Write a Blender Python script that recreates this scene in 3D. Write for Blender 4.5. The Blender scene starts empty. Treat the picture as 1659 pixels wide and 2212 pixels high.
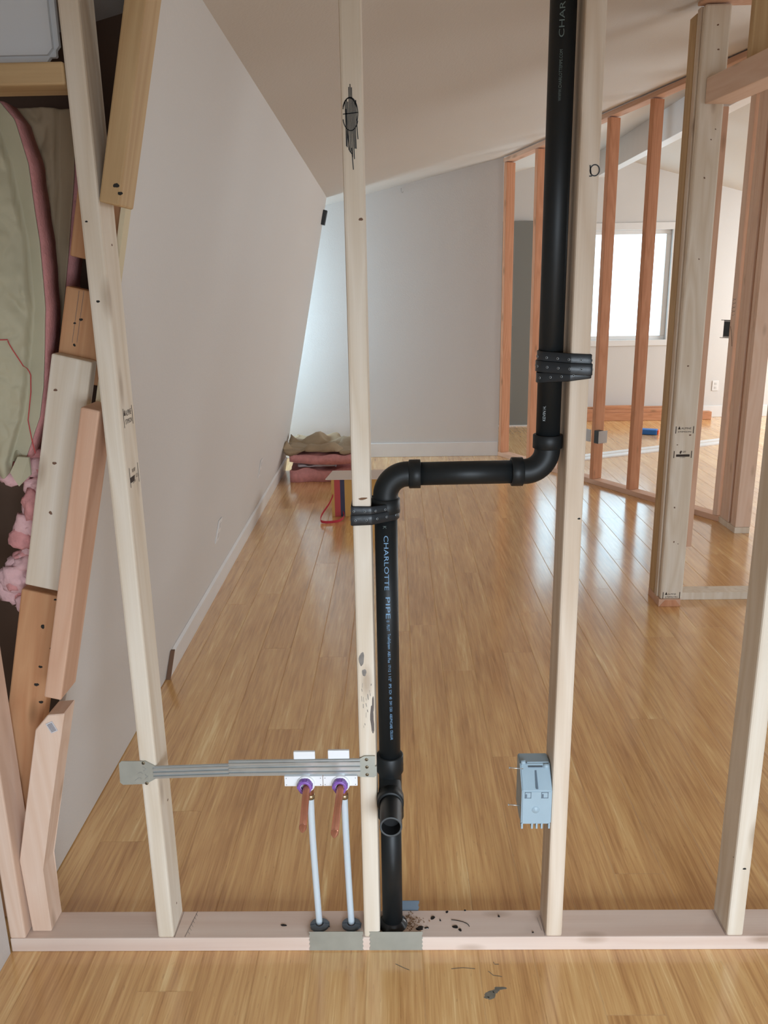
import bpy, bmesh, math, random
from mathutils import Vector, Matrix, noise
random.seed(7)
S = bpy.context.scene
COL = S.collection
PI = math.pi

# ------------------------------------------------------------------ camera, light, exposure
cam_d = bpy.data.cameras.new('camera'); cam = bpy.data.objects.new('camera', cam_d); COL.objects.link(cam)
cam_d.sensor_fit = 'VERTICAL'; cam_d.sensor_height = 36.0; cam_d.lens = 36.0 * 1783.8 / 2212.0
cam_d.clip_start = 0.02; cam_d.clip_end = 60
PITCH, YAW, ROLL = 0.26924, -0.017997, -0.017236
fw = Vector((math.sin(YAW) * math.cos(PITCH), math.cos(YAW) * math.cos(PITCH), -math.sin(PITCH)))
rt = Vector((math.cos(YAW), -math.sin(YAW), 0)); up = rt.cross(fw)
r2 = rt * math.cos(ROLL) + up * math.sin(ROLL); u2 = up * math.cos(ROLL) - rt * math.sin(ROLL)
M = Matrix.Identity(4)
for i in range(3):
    M[i][0] = r2[i]; M[i][1] = u2[i]; M[i][2] = -fw[i]
M.translation = Vector((0, -1.6257, 1.538))
cam.matrix_world = M
S.camera = cam
S.view_settings.view_transform = 'Standard'; S.view_settings.look = 'None'
S.view_settings.gamma = 1.0; S.view_settings.use_curve_mapping = False
S.view_settings.exposure = 0.15
try:
    S.cycles.max_bounces = 10; S.cycles.diffuse_bounces = 6
except Exception:
    pass

W = bpy.data.worlds.new('overcast_daylight'); S.world = W; W.use_nodes = True
bg = W.node_tree.nodes['Background']; bg.inputs[0].default_value = (0.90, 0.95, 1.0, 1); bg.inputs[1].default_value = 0.50

def area(name, loc, target, sx, sy, power, color):
    l = bpy.data.lights.new(name, 'AREA'); l.shape = 'RECTANGLE'; l.size = sx; l.size_y = sy
    l.energy = power; l.color = color
    o = bpy.data.objects.new(name, l); COL.objects.link(o); o.location = loc
    o.rotation_euler = (Vector(target) - Vector(loc)).to_track_quat('-Z', 'Y').to_euler()
    return o
# the window of the near room, behind and to the left of the camera
nwl = area('near_window_light', (0.75, -2.9, 0.95), (0.30, -0.1, 0.1), 1.5, 1.0, 23, (0.78, 0.89, 1.0)); nwl.data.spread = math.radians(85)
# daylight of the recess window, then added fill from the right
area('recess_window_light', (-1.75, 5.62, 1.35), (0.3, 5.86, 1.3), 0.4, 1.0, 30, (0.62, 0.84, 1.0))
area('side_fill_light', (5.6, 6.2, 1.6), (0.6, 5.2, 0.1), 2.6, 1.9, 190, (0.90, 0.96, 1.0))  # fill lamp added to brighten the far room; no window stands here
area('middle_fill_light', (5.2, 1.0, 1.3), (0.6, 4.6, 0.2), 2.2, 1.6, 32, (0.86, 0.94, 1.0))  # added fill for the middle of the room, without a window behind it

# ------------------------------------------------------------------ materials
def mat(name):
    m = bpy.data.materials.new(name); m.use_nodes = True
    return m, m.node_tree.nodes, m.node_tree.links, m.node_tree.nodes['Principled BSDF']
def plain(name, col, rough=0.6, metal=0.0, spec=0.5, bump=0.0, bscale=200, var=0.0, vscale=5):
    m, N, L, P = mat(name)
    P.inputs['Base Color'].default_value = (*col, 1); P.inputs['Roughness'].default_value = rough
    P.inputs['Metallic'].default_value = metal; P.inputs['Specular IOR Level'].default_value = spec
    tc = N.new('ShaderNodeTexCoord')
    if bump:
        n = N.new('ShaderNodeTexNoise'); n.inputs['Scale'].default_value = bscale; n.inputs['Detail'].default_value = 3
        b = N.new('ShaderNodeBump'); b.inputs['Strength'].default_value = bump; b.inputs['Distance'].default_value = 0.002
        L.new(tc.outputs['Object'], n.inputs['Vector']); L.new(n.outputs['Fac'], b.inputs['Height']); L.new(b.outputs['Normal'], P.inputs['Normal'])
    if var:
        n = N.new('ShaderNodeTexNoise'); n.inputs['Scale'].default_value = vscale; n.inputs['Detail'].default_value = 4
        r = N.new('ShaderNodeMapRange'); r.inputs[3].default_value = 1 - var; r.inputs[4].default_value = 1 + var
        mx = N.new('ShaderNodeMix'); mx.data_type = 'RGBA'; mx.blend_type = 'MULTIPLY'; mx.inputs['Factor'].default_value = 1
        mx.inputs[6].default_value = (*col, 1)
        L.new(tc.outputs['Object'], n.inputs['Vector']); L.new(n.outputs['Fac'], r.inputs[0]); L.new(r.outputs[0], mx.inputs[7])
        L.new(mx.outputs[2], P.inputs['Base Color'])
    return m
def wood(name, c1, c2, knot=(0.20, 0.11, 0.05), rough=0.65, ring=14.0, knots=0.55, axis='Z'):
    """sawn lumber: grain runs along the local Z of the board"""
    m, N, L, P = mat(name)
    tc = N.new('ShaderNodeTexCoord'); oi = N.new('ShaderNodeObjectInfo')
    mul = N.new('ShaderNodeVectorMath'); mul.operation = 'SCALE'; mul.inputs['Scale'].default_value = 13.0
    cmb = N.new('ShaderNodeCombineXYZ')
    for k in range(3): L.new(oi.outputs['Random'], cmb.inputs[k])
    L.new(cmb.outputs[0], mul.inputs[0])
    add = N.new('ShaderNodeVectorMath'); add.operation = 'ADD'
    L.new(tc.outputs['Object'], add.inputs[0]); L.new(mul.outputs[0], add.inputs[1])
    def mp(scale):
        q = N.new('ShaderNodeMapping'); q.inputs['Scale'].default_value = scale; L.new(add.outputs[0], q.inputs[0]); return q
    # slow warp, growth rings
    q1 = mp((9, 9, 0.9)); n1 = N.new('ShaderNodeTexNoise'); n1.inputs['Scale'].default_value = 1.0; n1.inputs['Detail'].default_value = 2
    L.new(q1.outputs[0], n1.inputs['Vector'])
    ml = N.new('ShaderNodeMath'); ml.operation = 'MULTIPLY'; ml.inputs[1].default_value = ring; L.new(n1.outputs['Fac'], ml.inputs[0])
    fr = N.new('ShaderNodeMath'); fr.operation = 'PINGPONG'; fr.inputs[1].default_value = 1.0; L.new(ml.outputs[0], fr.inputs[0])
    # fine fibre
    q2 = mp((240, 240, 5)); n2 = N.new('ShaderNodeTexNoise'); n2.inputs['Detail'].default_value = 3; n2.inputs['Scale'].default_value = 1
    L.new(q2.outputs[0], n2.inputs['Vector'])
    mixf = N.new('ShaderNodeMath'); mixf.operation = 'MULTIPLY_ADD'; mixf.inputs[1].default_value = 0.45; L.new(n2.outputs['Fac'], mixf.inputs[0])
    m5 = N.new('ShaderNodeMath'); m5.operation = 'MULTIPLY'; m5.inputs[1].default_value = 0.55; L.new(fr.outputs[0], m5.inputs[0]); L.new(m5.outputs[0], mixf.inputs[2])
    ramp = N.new('ShaderNodeMix'); ramp.data_type = 'RGBA'; ramp.inputs[6].default_value = (*c1, 1); ramp.inputs[7].default_value = (*c2, 1)
    L.new(mixf.outputs[0], ramp.inputs['Factor'])
    # knots
    q3 = mp((11, 11, 3.6)); v = N.new('ShaderNodeTexVoronoi'); v.inputs['Scale'].default_value = 1.0
    L.new(q3.outputs[0], v.inputs['Vector'])
    kr = N.new('ShaderNodeMapRange'); kr.inputs[1].default_value = 0.05; kr.inputs[2].default_value = 0.17; kr.inputs[3].default_value = knots; kr.inputs[4].default_value = 0.0
    L.new(v.outputs['Distance'], kr.inputs[0])
    mk = N.new('ShaderNodeMix'); mk.data_type = 'RGBA'; mk.inputs[7].default_value = (*knot, 1)
    L.new(ramp.outputs[2], mk.inputs[6]); L.new(kr.outputs[0], mk.inputs['Factor'])
    L.new(mk.outputs[2], P.inputs['Base Color'])
    P.inputs['Roughness'].default_value = rough; P.inputs['Specular IOR Level'].default_value = 0.3
    b = N.new('ShaderNodeBump'); b.inputs['Strength'].default_value = 0.15; b.inputs['Distance'].default_value = 0.001
    L.new(n2.outputs['Fac'], b.inputs['Height']); L.new(b.outputs['Normal'], P.inputs['Normal'])
    return m

M_PINE = wood('pale_pine_lumber', (0.70, 0.605, 0.50), (0.54, 0.415, 0.30), knots=0.5)
M_PINE2 = wood('white_pine_lumber', (0.73, 0.665, 0.57), (0.59, 0.49, 0.37), knots=0.4)
M_YEL = wood('yellowed_pine_lumber', (0.56, 0.40, 0.22), (0.42, 0.27, 0.13), knots=0.5)
M_FIR = wood('reddish_fir_lumber', (0.60, 0.30, 0.17), (0.46, 0.20, 0.10), knots=0.6, ring=20)
M_FIRL = wood('pinkish_fir_lumber', (0.64, 0.42, 0.30), (0.54, 0.31, 0.20), knots=0.45)
M_PALEF = wood('pale_pinkish_lumber', (0.74, 0.57, 0.46), (0.66, 0.46, 0.34), knots=0.35)
M_PLATE = wood('pink_treated_plate', (0.70, 0.58, 0.50), (0.60, 0.45, 0.37), knots=0.5, ring=8)
M_OLD = wood('aged_orange_fir', (0.55, 0.31, 0.16), (0.44, 0.21, 0.10), knots=0.75, ring=22)
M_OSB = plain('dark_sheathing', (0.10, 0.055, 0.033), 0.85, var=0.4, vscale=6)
M_WALL = plain('off_white_wall_paint', (0.62, 0.60, 0.58), 0.55, bump=0.35, bscale=140)
M_CEIL = plain('off_white_ceiling_paint', (0.60, 0.57, 0.53), 0.7, bump=0.45, bscale=110)
M_TRIM = plain('white_trim_paint', (0.72, 0.71, 0.70), 0.4, var=0.05, vscale=8)
M_DOOR = plain('grey_door_paint', (0.20, 0.205, 0.19), 0.5)
M_WHITE = plain('white_plastic', (0.78, 0.80, 0.82), 0.35)
M_PURP = plain('purple_plastic', (0.22, 0.10, 0.40), 0.35)
M_PEX = plain('translucent_white_pex', (0.55, 0.62, 0.67), 0.3)
M_PEX.node_tree.nodes['Principled BSDF'].inputs['Subsurface Weight'].default_value = 0.15
M_BLUEBOX = plain('blue_grey_pvc', (0.31, 0.41, 0.475), 0.45, var=0.06, vscale=30)
M_BLUEDK = plain('blue_grey_pvc_shaded', (0.11, 0.15, 0.19), 0.5)  # darker copy of the box plastic, recess shade put into the colour
M_COLLAR = plain('slate_grey_plastic', (0.11, 0.14, 0.17), 0.45)
M_ABS = plain('black_abs_pipe', (0.009, 0.011, 0.012), 0.46, spec=0.32, bump=0.06, bscale=60)
M_ABSIN = plain('black_pipe_bore', (0.004, 0.004, 0.004), 0.8)
M_ABSCUT = plain('scuffed_pipe_rim', (0.055, 0.062, 0.065), 0.55)
M_STRAP = plain('black_rubber_strap', (0.012, 0.016, 0.020), 0.38, bump=0.2, bscale=90)
M_RIM = plain('strap_eyelet', (0.25, 0.28, 0.30), 0.35, metal=0.3)
M_GLUE = plain('black_pipe_cement', (0.006, 0.006, 0.007), 0.25)
M_INK = plain('black_marker_ink', (0.008, 0.008, 0.009), 0.5)
M_STAMP = plain('faded_stamp_ink', (0.035, 0.022, 0.016), 0.8)
M_PENCIL = plain('pencil_line', (0.14, 0.12, 0.12), 0.8)
M_PRINT = plain('pale_blue_pipe_print', (0.16, 0.30, 0.47), 0.6)
M_PRINT2 = plain('grey_pipe_print', (0.10, 0.13, 0.12), 0.6)
M_SMUDGE = plain('grey_smudge', (0.16, 0.15, 0.12), 0.6, var=0.5, vscale=60)
M_DUST = plain('brown_sawdust', (0.22, 0.12, 0.06), 0.95, var=0.4, vscale=200)
M_COP = plain('copper', (0.62, 0.27, 0.17), 0.32, metal=0.75, var=0.15, vscale=30)
M_BRASS = plain('crimped_brass', (0.40, 0.30, 0.18), 0.35, metal=0.8)
M_ZINC = plain('galvanised_steel', (0.50, 0.54, 0.55), 0.34, metal=0.75, var=0.12, vscale=45)
M_ZINCD = plain('dull_galvanised_plate', (0.42, 0.44, 0.40), 0.42, metal=0.55, var=0.18, vscale=22)
M_SCREW = plain('screw_head', (0.24, 0.19, 0.12), 0.4, metal=0.8)
M_HOLE = plain('dark_hole', (0.02, 0.018, 0.015), 0.9)
M_PINK = plain('pink_fibreglass', (0.60, 0.27, 0.26), 0.95, bump=1.0, bscale=150, var=0.25, vscale=35)
M_PALEPINK = plain('pale_pink_fibreglass', (0.68, 0.42, 0.42), 0.95, bump=1.0, bscale=120, var=0.2, vscale=30)
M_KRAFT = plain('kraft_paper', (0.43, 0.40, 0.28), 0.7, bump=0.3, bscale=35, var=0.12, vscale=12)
M_KRAFT2 = plain('tan_and_shaded_kraft', (0.34, 0.25, 0.155), 0.75, bump=0.3, bscale=35, var=0.15, vscale=12)  # real tan paper on the pile; painted shade on the deeper batt
M_RED = plain('red_print', (0.42, 0.05, 0.05), 0.6)
M_REDSTRAP = plain('red_webbing', (0.50, 0.035, 0.06), 0.6)
M_NAVY = plain('navy_card', (0.03, 0.03, 0.07), 0.6)
M_YCARD = plain('ochre_card', (0.50, 0.28, 0.07), 0.6)
M_CARD = plain('pale_card', (0.62, 0.52, 0.45), 0.7)
M_CREAM = plain('cream_drywall_edge', (0.60, 0.52, 0.36), 0.8, var=0.1)
M_BLUE = plain('blue_foam', (0.02, 0.15, 0.50), 0.5)
M_ORANGE = plain('orange_plastic', (0.75, 0.14, 0.06), 0.5)
M_BRN = plain('brown_board_end', (0.16, 0.085, 0.05), 0.7)
M_STEELBOX = plain('steel_box_cover', (0.45, 0.43, 0.42), 0.5, metal=0.3)
M_DARKSTEEL = plain('dark_box_inside', (0.02, 0.025, 0.03), 0.5)
M_TAG = plain('white_sticker', (0.55, 0.53, 0.55), 0.5)

def glow(name, col, s):
    m, N, L, P = mat(name)
    P.inputs['Base Color'].default_value = (0.05, 0.07, 0.08, 1); P.inputs['Roughness'].default_value = 0.1
    P.inputs['Emission Color'].default_value = (*col, 1); P.inputs['Emission Strength'].default_value = s
    return m
M_PANE = glow('daylit_frosted_glass', (0.42, 0.62, 0.74), 4.2)

def floor_mat():
    m, N, L, P = mat('strand_bamboo_floor')
    geo = N.new('ShaderNodeNewGeometry'); sep = N.new('ShaderNodeSeparateXYZ'); L.new(geo.outputs['Position'], sep.inputs[0])
    def math_(op, a, b=None):
        n = N.new('ShaderNodeMath'); n.operation = op
        for i, v in enumerate((a, b)):
            if v is None: continue
            if isinstance(v, (int, float)): n.inputs[i].default_value = v
            else: L.new(v, n.inputs[i])
        return n.outputs[0]
    u = math_('DIVIDE', math_('ADD', sep.outputs[0], 6.5 - 0.65), 0.131)
    cell = math_('FLOOR', u); fu = math_('FRACT', u)
    wn = N.new('ShaderNodeTexWhiteNoise'); wn.noise_dimensions = '1D'; L.new(cell, wn.inputs['W'])
    v = math_('ADD', math_('DIVIDE', sep.outputs[1], 1.83), math_('MULTIPLY', wn.outputs['Value'], 7.3))
    v = math_('ADD', v, 20.0)
    row = math_('FLOOR', v); fv = math_('FRACT', v)
    pid = math_('ADD', math_('MULTIPLY', cell, 7.13), math_('MULTIPLY', row, 3.77))
    wn2 = N.new('ShaderNodeTexWhiteNoise'); wn2.noise_dimensions = '1D'; L.new(pid, wn2.inputs['W'])
    # seams
    su = math_('LESS_THAN', math_('MINIMUM', fu, math_('SUBTRACT', 1.0, fu)), 0.013)
    sv = math_('LESS_THAN', fv, 0.0012)
    seam = math_('MAXIMUM', su, sv)
    # strands
    off = N.new('ShaderNodeCombineXYZ'); L.new(math_('MULTIPLY', wn2.outputs['Value'], 31.0), off.inputs[0]); L.new(math_('MULTIPLY', wn2.outputs['Value'], 17.0), off.inputs[1])
    add = N.new('ShaderNodeVectorMath'); add.operation = 'ADD'; L.new(geo.outputs['Position'], add.inputs[0]); L.new(off.outputs[0], add.inputs[1])
    def nz(sx, sy, det, dist=0.0):
        q = N.new('ShaderNodeMapping'); q.inputs['Scale'].default_value = (sx, sy, 1); L.new(add.outputs[0], q.inputs[0])
        n = N.new('ShaderNodeTexNoise'); n.inputs['Scale'].default_value = 1; n.inputs['Detail'].default_value = det; n.inputs['Distortion'].default_value = dist
        L.new(q.outputs[0], n.inputs['Vector']); return n.outputs['Fac']
    a = nz(75, 3.2, 4, 0.6); b = nz(230, 7, 3); c = nz(14, 1.1, 3, 0.5); d = nz(9, 7, 3)
    f = math_('ADD', math_('ADD', math_('MULTIPLY', a, 0.38), math_('MULTIPLY', b, 0.27)), math_('MULTIPLY', c, 0.35))
    f = math_('ADD', f, math_('MULTIPLY', math_('SUBTRACT', wn2.outputs['Value'], 0.5), 0.06))
    ramp = N.new('ShaderNodeValToRGB'); L.new(f, ramp.inputs[0]); e = ramp.color_ramp.elements
    e[0].position = 0.35; e[0].color = (0.45, 0.225, 0.080, 1)
    e[1].position = 0.66; e[1].color = (0.90, 0.67, 0.33, 1)
    k = e.new(0.45); k.color = (0.60, 0.330, 0.125, 1)
    k = e.new(0.53); k.color = (0.70, 0.415, 0.165, 1)
    k = e.new(0.59); k.color = (0.76, 0.480, 0.205, 1)
    # faint speckles
    sp = N.new('ShaderNodeMix'); sp.data_type = 'RGBA'; sp.inputs[7].default_value = (0.16, 0.07, 0.03, 1)
    q = nz(210, 26, 2); L.new(math_('MULTIPLY', math_('GREATER_THAN', q, 0.69), 0.22), sp.inputs['Factor']); L.new(ramp.outputs[0], sp.inputs[6])
    mx = N.new('ShaderNodeMix'); mx.data_type = 'RGBA'; L.new(math_('MULTIPLY', seam, 0.16), mx.inputs['Factor'])
    L.new(sp.outputs[2], mx.inputs[6]); mx.inputs[7].default_value = (0.20, 0.12, 0.06, 1)
    L.new(mx.outputs[2], P.inputs['Base Color'])
    rr = N.new('ShaderNodeMapRange'); rr.inputs[3].default_value = 0.18; rr.inputs[4].default_value = 0.26; L.new(d, rr.inputs[0]); L.new(math_('MAXIMUM', rr.outputs[0], math_('MULTIPLY', seam, 0.6)), P.inputs['Roughness']); L.new(math_('MULTIPLY', math_('SUBTRACT', 1.0, seam), 0.6), P.inputs['Coat Weight'])
    P.inputs['Specular IOR Level'].default_value = 0.75
    P.inputs['Coat Roughness'].default_value = 0.13
    hgt = math_('SUBTRACT', math_('MULTIPLY', c, 0.10), seam)
    bp = N.new('ShaderNodeBump'); bp.inputs['Strength'].default_value = 0.75; bp.inputs['Distance'].default_value = 0.0012
    L.new(hgt, bp.inputs['Height']); L.new(bp.outputs['Normal'], P.inputs['Normal']); L.new(bp.outputs['Normal'], P.inputs['Coat Normal'])
    return m
M_FLOOR = floor_mat()

# ------------------------------------------------------------------ helpers
def tag(o, label=None, cat=None, group=None, kind=None):
    if label: o['label'] = label
    if cat: o['category'] = cat
    if group: o['group'] = group
    if kind: o['kind'] = kind
    return o
def obj(name, bm, m, parent=None, smooth=False, label=None):
    me = bpy.data.meshes.new(name); bmesh.ops.recalc_face_normals(bm, faces=bm.faces); bm.to_mesh(me); bm.free()
    if isinstance(m, (list, tuple)):
        for k in m: me.materials.append(k)
    else: me.materials.append(m)
    if smooth:
        for p in me.polygons: p.use_smooth = True
    o = bpy.data.objects.new(name, me); COL.objects.link(o)
    if parent: o.parent = parent
    if label: o['label'] = label
    return o
def empty(name, loc, label, cat, group=None, rz=0):
    o = bpy.data.objects.new(name, None); COL.objects.link(o); o.location = loc; o.rotation_euler = (0, 0, rz)
    o.empty_display_size = 0.05
    return tag(o, label, cat, group)
def B(): return bmesh.new()
def box(bm, x0, x1, y0, y1, z0, z1, bev=0.0, mi=0, T=None):
    r = bmesh.ops.create_cube(bm, size=1.0); vs = r['verts']
    for v in vs:
        v.co = Vector((x0 + (v.co.x + .5) * (x1 - x0), y0 + (v.co.y + .5) * (y1 - y0), z0 + (v.co.z + .5) * (z1 - z0)))
    fs = list({f for v in vs for f in v.link_faces})
    if bev:
        es = list({e for v in vs for e in v.link_edges})
        r = bmesh.ops.bevel(bm, geom=es, offset=bev, segments=2, affect='EDGES', profile=0.5)
        fs = list(set(r['faces']) | {f for f in fs if f.is_valid})
        vs = list({v for f in fs for v in f.verts})
        fs = list({f for v in vs for f in v.link_faces})
    for f in fs: f.material_index = mi
    if T is not None:
        for v in vs: v.co = T @ v.co
    return vs
def quadprism(bm, pts, y0, y1, mi=0):
    """outline in (x,z), extruded from y0 to y1"""
    a = [bm.verts.new((x, y0, z)) for x, z in pts]; b = [bm.verts.new((x, y1, z)) for x, z in pts]
    n = len(pts); fs = [bm.faces.new(a), bm.faces.new(list(reversed(b)))]
    for i in range(n): fs.append(bm.faces.new((a[i], b[i], b[(i + 1) % n], a[(i + 1) % n])))
    for f in fs: f.material_index = mi
    return a + b
def frame_from(axis, hint=Vector((0, 0, 1))):
    a = axis.normalized()
    if abs(a.dot(hint)) > 0.97: hint = Vector((0, 1, 0))
    x = hint.cross(a).normalized(); y = a.cross(x)
    return a, x, y
def tube(bm, pts, r, seg=24, caps=True, mi=0):
    """round tube along a polyline; r number or list"""
    pts = [Vector(p) for p in pts]; n = len(pts); rs = r if isinstance(r, (list, tuple)) else [r] * n
    a0, x, y = frame_from(pts[1] - pts[0]); rings = []
    for i in range(n):
        if i == 0: t = pts[1] - pts[0]
        elif i == n - 1: t = pts[-1] - pts[-2]
        else: t = (pts[i + 1] - pts[i]).normalized() + (pts[i] - pts[i - 1]).normalized()
        if t.length < 1e-9: t = a0
        t.normalize(); x = (x - t * x.dot(t)).normalized(); y = t.cross(x)
        rings.append([bm.verts.new(pts[i] + (x * math.cos(k * 2 * PI / seg) + y * math.sin(k * 2 * PI / seg)) * rs[i]) for k in range(seg)])
    fs = []
    for i in range(n - 1):
        for k in range(seg):
            fs.append(bm.faces.new((rings[i][k], rings[i][(k + 1) % seg], rings[i + 1][(k + 1) % seg], rings[i + 1][k])))
    for f in fs: f.smooth = True
    if caps: fs += [bm.faces.new(list(reversed(rings[0]))), bm.faces.new(rings[-1])]
    for f in fs: f.material_index = mi
    return rings
def lathe(bm, p0, axis, prof, seg=28, mi=0):
    """profile list of (distance along axis, radius); open profile unless radius 0"""
    a, x, y = frame_from(Vector(axis)); p0 = Vector(p0); prev = None
    for (h, r) in prof:
        c = p0 + a * h
        ring = [bm.verts.new(c + (x * math.cos(k * 2 * PI / seg) + y * math.sin(k * 2 * PI / seg)) * max(r, 1e-5)) for k in range(seg)]
        if prev:
            for k in range(seg):
                f = bm.faces.new((prev[k], prev[(k + 1) % seg], ring[(k + 1) % seg], ring[k])); f.material_index = mi; f.smooth = True
        prev = ring
def bez(p0, p1, p2, p3, n=16):
    p0, p1, p2, p3 = map(Vector, (p0, p1, p2, p3)); o = []
    for i in range(n + 1):
        t = i / n; o.append(p0 * (1 - t) ** 3 + p1 * 3 * t * (1 - t) ** 2 + p2 * 3 * t * t * (1 - t) + p3 * t ** 3)
    return o
def arc3(c, a, b, r, n=14):
    """quarter arc about c from direction a to direction b"""
    c, a, b = Vector(c), Vector(a), Vector(b)
    return [c + (a * math.cos(i * PI / 2 / n) + b * math.sin(i * PI / 2 / n)) * r for i in range(n + 1)]
def ribbon(bm, pts, w, nrm, lift=0.0005, mi=0):
    """flat drawn line of width w lying on a surface with normal nrm"""
    nrm = Vector(nrm).normalized(); pts = [Vector(p) + nrm * lift for p in pts]; L_, R_ = [], []
    n = len(pts)
    for i in range(n):
        t = (pts[min(i + 1, n - 1)] - pts[max(i - 1, 0)])
        if t.length < 1e-9: t = Vector((1, 0, 0))
        s = nrm.cross(t.normalized()).normalized()
        wi = w[i] if isinstance(w, (list, tuple)) else w
        L_.append(bm.verts.new(pts[i] + s * wi / 2)); R_.append(bm.verts.new(pts[i] - s * wi / 2))
    for i in range(n - 1):
        f = bm.faces.new((L_[i], R_[i], R_[i + 1], L_[i + 1])); f.material_index = mi
def blob(bm, c, rx, ry, nrm='z', seed=0, n=16, h=0.0012, mi=0):
    """irregular raised spot on a face"""
    c = Vector(c)
    X, Y, Z = {'z': (Vector((1, 0, 0)), Vector((0, 1, 0)), Vector((0, 0, 1))), '-y': (Vector((1, 0, 0)), Vector((0, 0, 1)), Vector((0, -1, 0))),
               '-x': (Vector((0, 1, 0)), Vector((0, 0, 1)), Vector((-1, 0, 0))), 'x': (Vector((0, 1, 0)), Vector((0, 0, 1)), Vector((1, 0, 0)))}[nrm]
    rnd = random.Random(seed); ph = [rnd.uniform(0, 6.28) for _ in range(3)]
    o, t = [], []
    for k in range(n):
        a = k * 2 * PI / n; q = 1 + 0.20 * math.sin(2 * a + ph[0]) + 0.08 * math.sin(3 * a + ph[1]) + 0.07 * math.sin(5 * a + ph[2])
        d = X * math.cos(a) * rx * q + Y * math.sin(a) * ry * q
        o.append(bm.verts.new(c + d)); t.append(bm.verts.new(c + d * 0.75 + Z * h))
    for k in range(n):
        f = bm.faces.new((o[k], o[(k + 1) % n], t[(k + 1) % n], t[k])); f.material_index = mi; f.smooth = True
    f = bm.faces.new(t); f.material_index = mi
def text_bm(s, size, sx=1.0, thick=0.0, bend=None):
    """letters as mesh in the xy plane, origin at the left of the base line"""
    cu = bpy.data.curves.new('lettering', 'FONT'); cu.body = s; cu.size = size; cu.resolution_u = 3
    if thick: cu.offset = thick
    to = bpy.data.objects.new('lettering', cu); COL.objects.link(to)
    bpy.context.view_layer.update()
    dg = bpy.context.evaluated_depsgraph_get(); me = bpy.data.meshes.new_from_object(to.evaluated_get(dg))
    bm = B(); bm.from_mesh(me)
    bpy.data.objects.remove(to); bpy.data.curves.remove(cu); bpy.data.meshes.remove(me)
    for v in bm.verts: v.co.x *= sx
    return bm
def text_on(name, s, size, origin, xdir, ydir, m, parent, width=None, lift=0.0006, label=None):
    bm = text_bm(s, size); xs = [v.co.x for v in bm.verts]
    k = (width / (max(xs) - min(xs))) if width else 1.0
    X, Y = Vector(xdir).normalized(), Vector(ydir).normalized(); Z = X.cross(Y); o = Vector(origin)
    for v in bm.verts: v.co = o + X * (v.co.x * k) + Y * v.co.y + Z * lift
    return obj(name, bm, m, parent, label=label)
def text_pipe(name, s, size, width, pc, ang, z0, down, m, parent, R):
    """print running along a vertical pipe at centre pc (x,y); ang 0 = facing -y, positive towards +x"""
    bm = text_bm(s, size); xs = [v.co.x for v in bm.verts]; x0 = min(xs); k = width / (max(xs) - x0)
    ys = [v.co.y for v in bm.verts]; lo, hi = min(ys), max(ys)
    for q in range(1, 5):
        g = list(bm.verts) + list(bm.edges) + list(bm.faces)
        bmesh.ops.bisect_plane(bm, geom=g, plane_co=(0, lo + (hi - lo) * q / 5, 0), plane_no=(0, 1, 0))
    for v in bm.verts:
        along = (v.co.x - x0) * k; t = v.co.y / R
        if down: a = ang + t; z = z0 - along      # letters' tops point to +x
        else: a = ang - t; z = z0 + along         # letters' tops point to -x
        v.co = Vector((pc[0] + math.sin(a) * (R + 0.0005), pc[1] - math.cos(a) * (R + 0.0005), z))
    return obj(name, bm, m, parent)
def board(name, label, cat, group, p0, p1, w, d, m, wdir=(1, 0, 0), bev=0.003, parent=None, taper=None):
    """sawn board from p0 to p1 (centre of the near-left corner line): width w along wdir, depth d behind it"""
    p0, p1 = Vector(p0), Vector(p1); a = (p1 - p0); L_ = a.length; a.normalize()
    x = Vector(wdir); x = (x - a * x.dot(a)).normalized(); y = a.cross(x)
    bm = B(); box(bm, 0, w, 0, d, 0, L_, bev * 1.3)
    o = obj(name, bm, m, parent)
    R = Matrix((x, y, a)).transposed().to_4x4(); R.translation = p0; o.matrix_world = R
    if parent is None: tag(o, label, cat, group)
    return o
def local(o, pts):
    Mi = o.matrix_world.inverted(); return [Mi @ Vector(p) for p in pts]
def wm(o):
    m = o.matrix_basis.copy()
    return wm(o.parent) @ o.matrix_parent_inverse @ m if o.parent else m
def attach(child, par):
    """child mesh built in world coordinates, parented without moving"""
    child.parent = par; child.matrix_parent_inverse = wm(par).inverted(); return child
def nz(p, s=1.0, seed=0.0):
    return noise.noise(Vector(p) * s + Vector((seed, seed * 1.7, seed * 0.3)))
def lump(bm, c, r, seed=0, amp=0.35, fs=2.2, sub=3, mi=0):
    rr = bmesh.ops.create_icosphere(bm, subdivisions=sub, radius=1.0)
    for v in rr['verts']:
        q = v.co.copy(); k = 1 + amp * nz(q, fs, seed) + amp * 0.5 * nz(q, fs * 3, seed + 9)
        v.co = Vector(c) + Vector((q.x * r[0], q.y * r[1], q.z * r[2])) * k
    for f in {f for v in rr['verts'] for f in v.link_faces}: f.smooth = True; f.material_index = mi
def struct(name, bm, m, smooth=False):
    o = obj(name, bm, m, None, smooth); o['kind'] = 'structure'; return o

# ------------------------------------------------------------------ the setting
YF, YW = 5.86, 7.90
def wall_x(y, z):      # face of the leaning left wall
    b = -0.945 - 0.0075 * y; k = 0.243 - 0.0075 * y
    return b + k * z
def ceil_z(x, y):
    z = 2.55 + 0.235 * (x - 0.929)
    z -= 0.075 * max(0, 1 - max(y, 0) / 5) * min(1, max(0, (0.9 - x) / 1.35))
    return z
bm = B(); box(bm, -2.2, 6.0, -3.9, YW + 0.12, -0.12, 0.0); struct('floor', bm, M_FLOOR)
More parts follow.
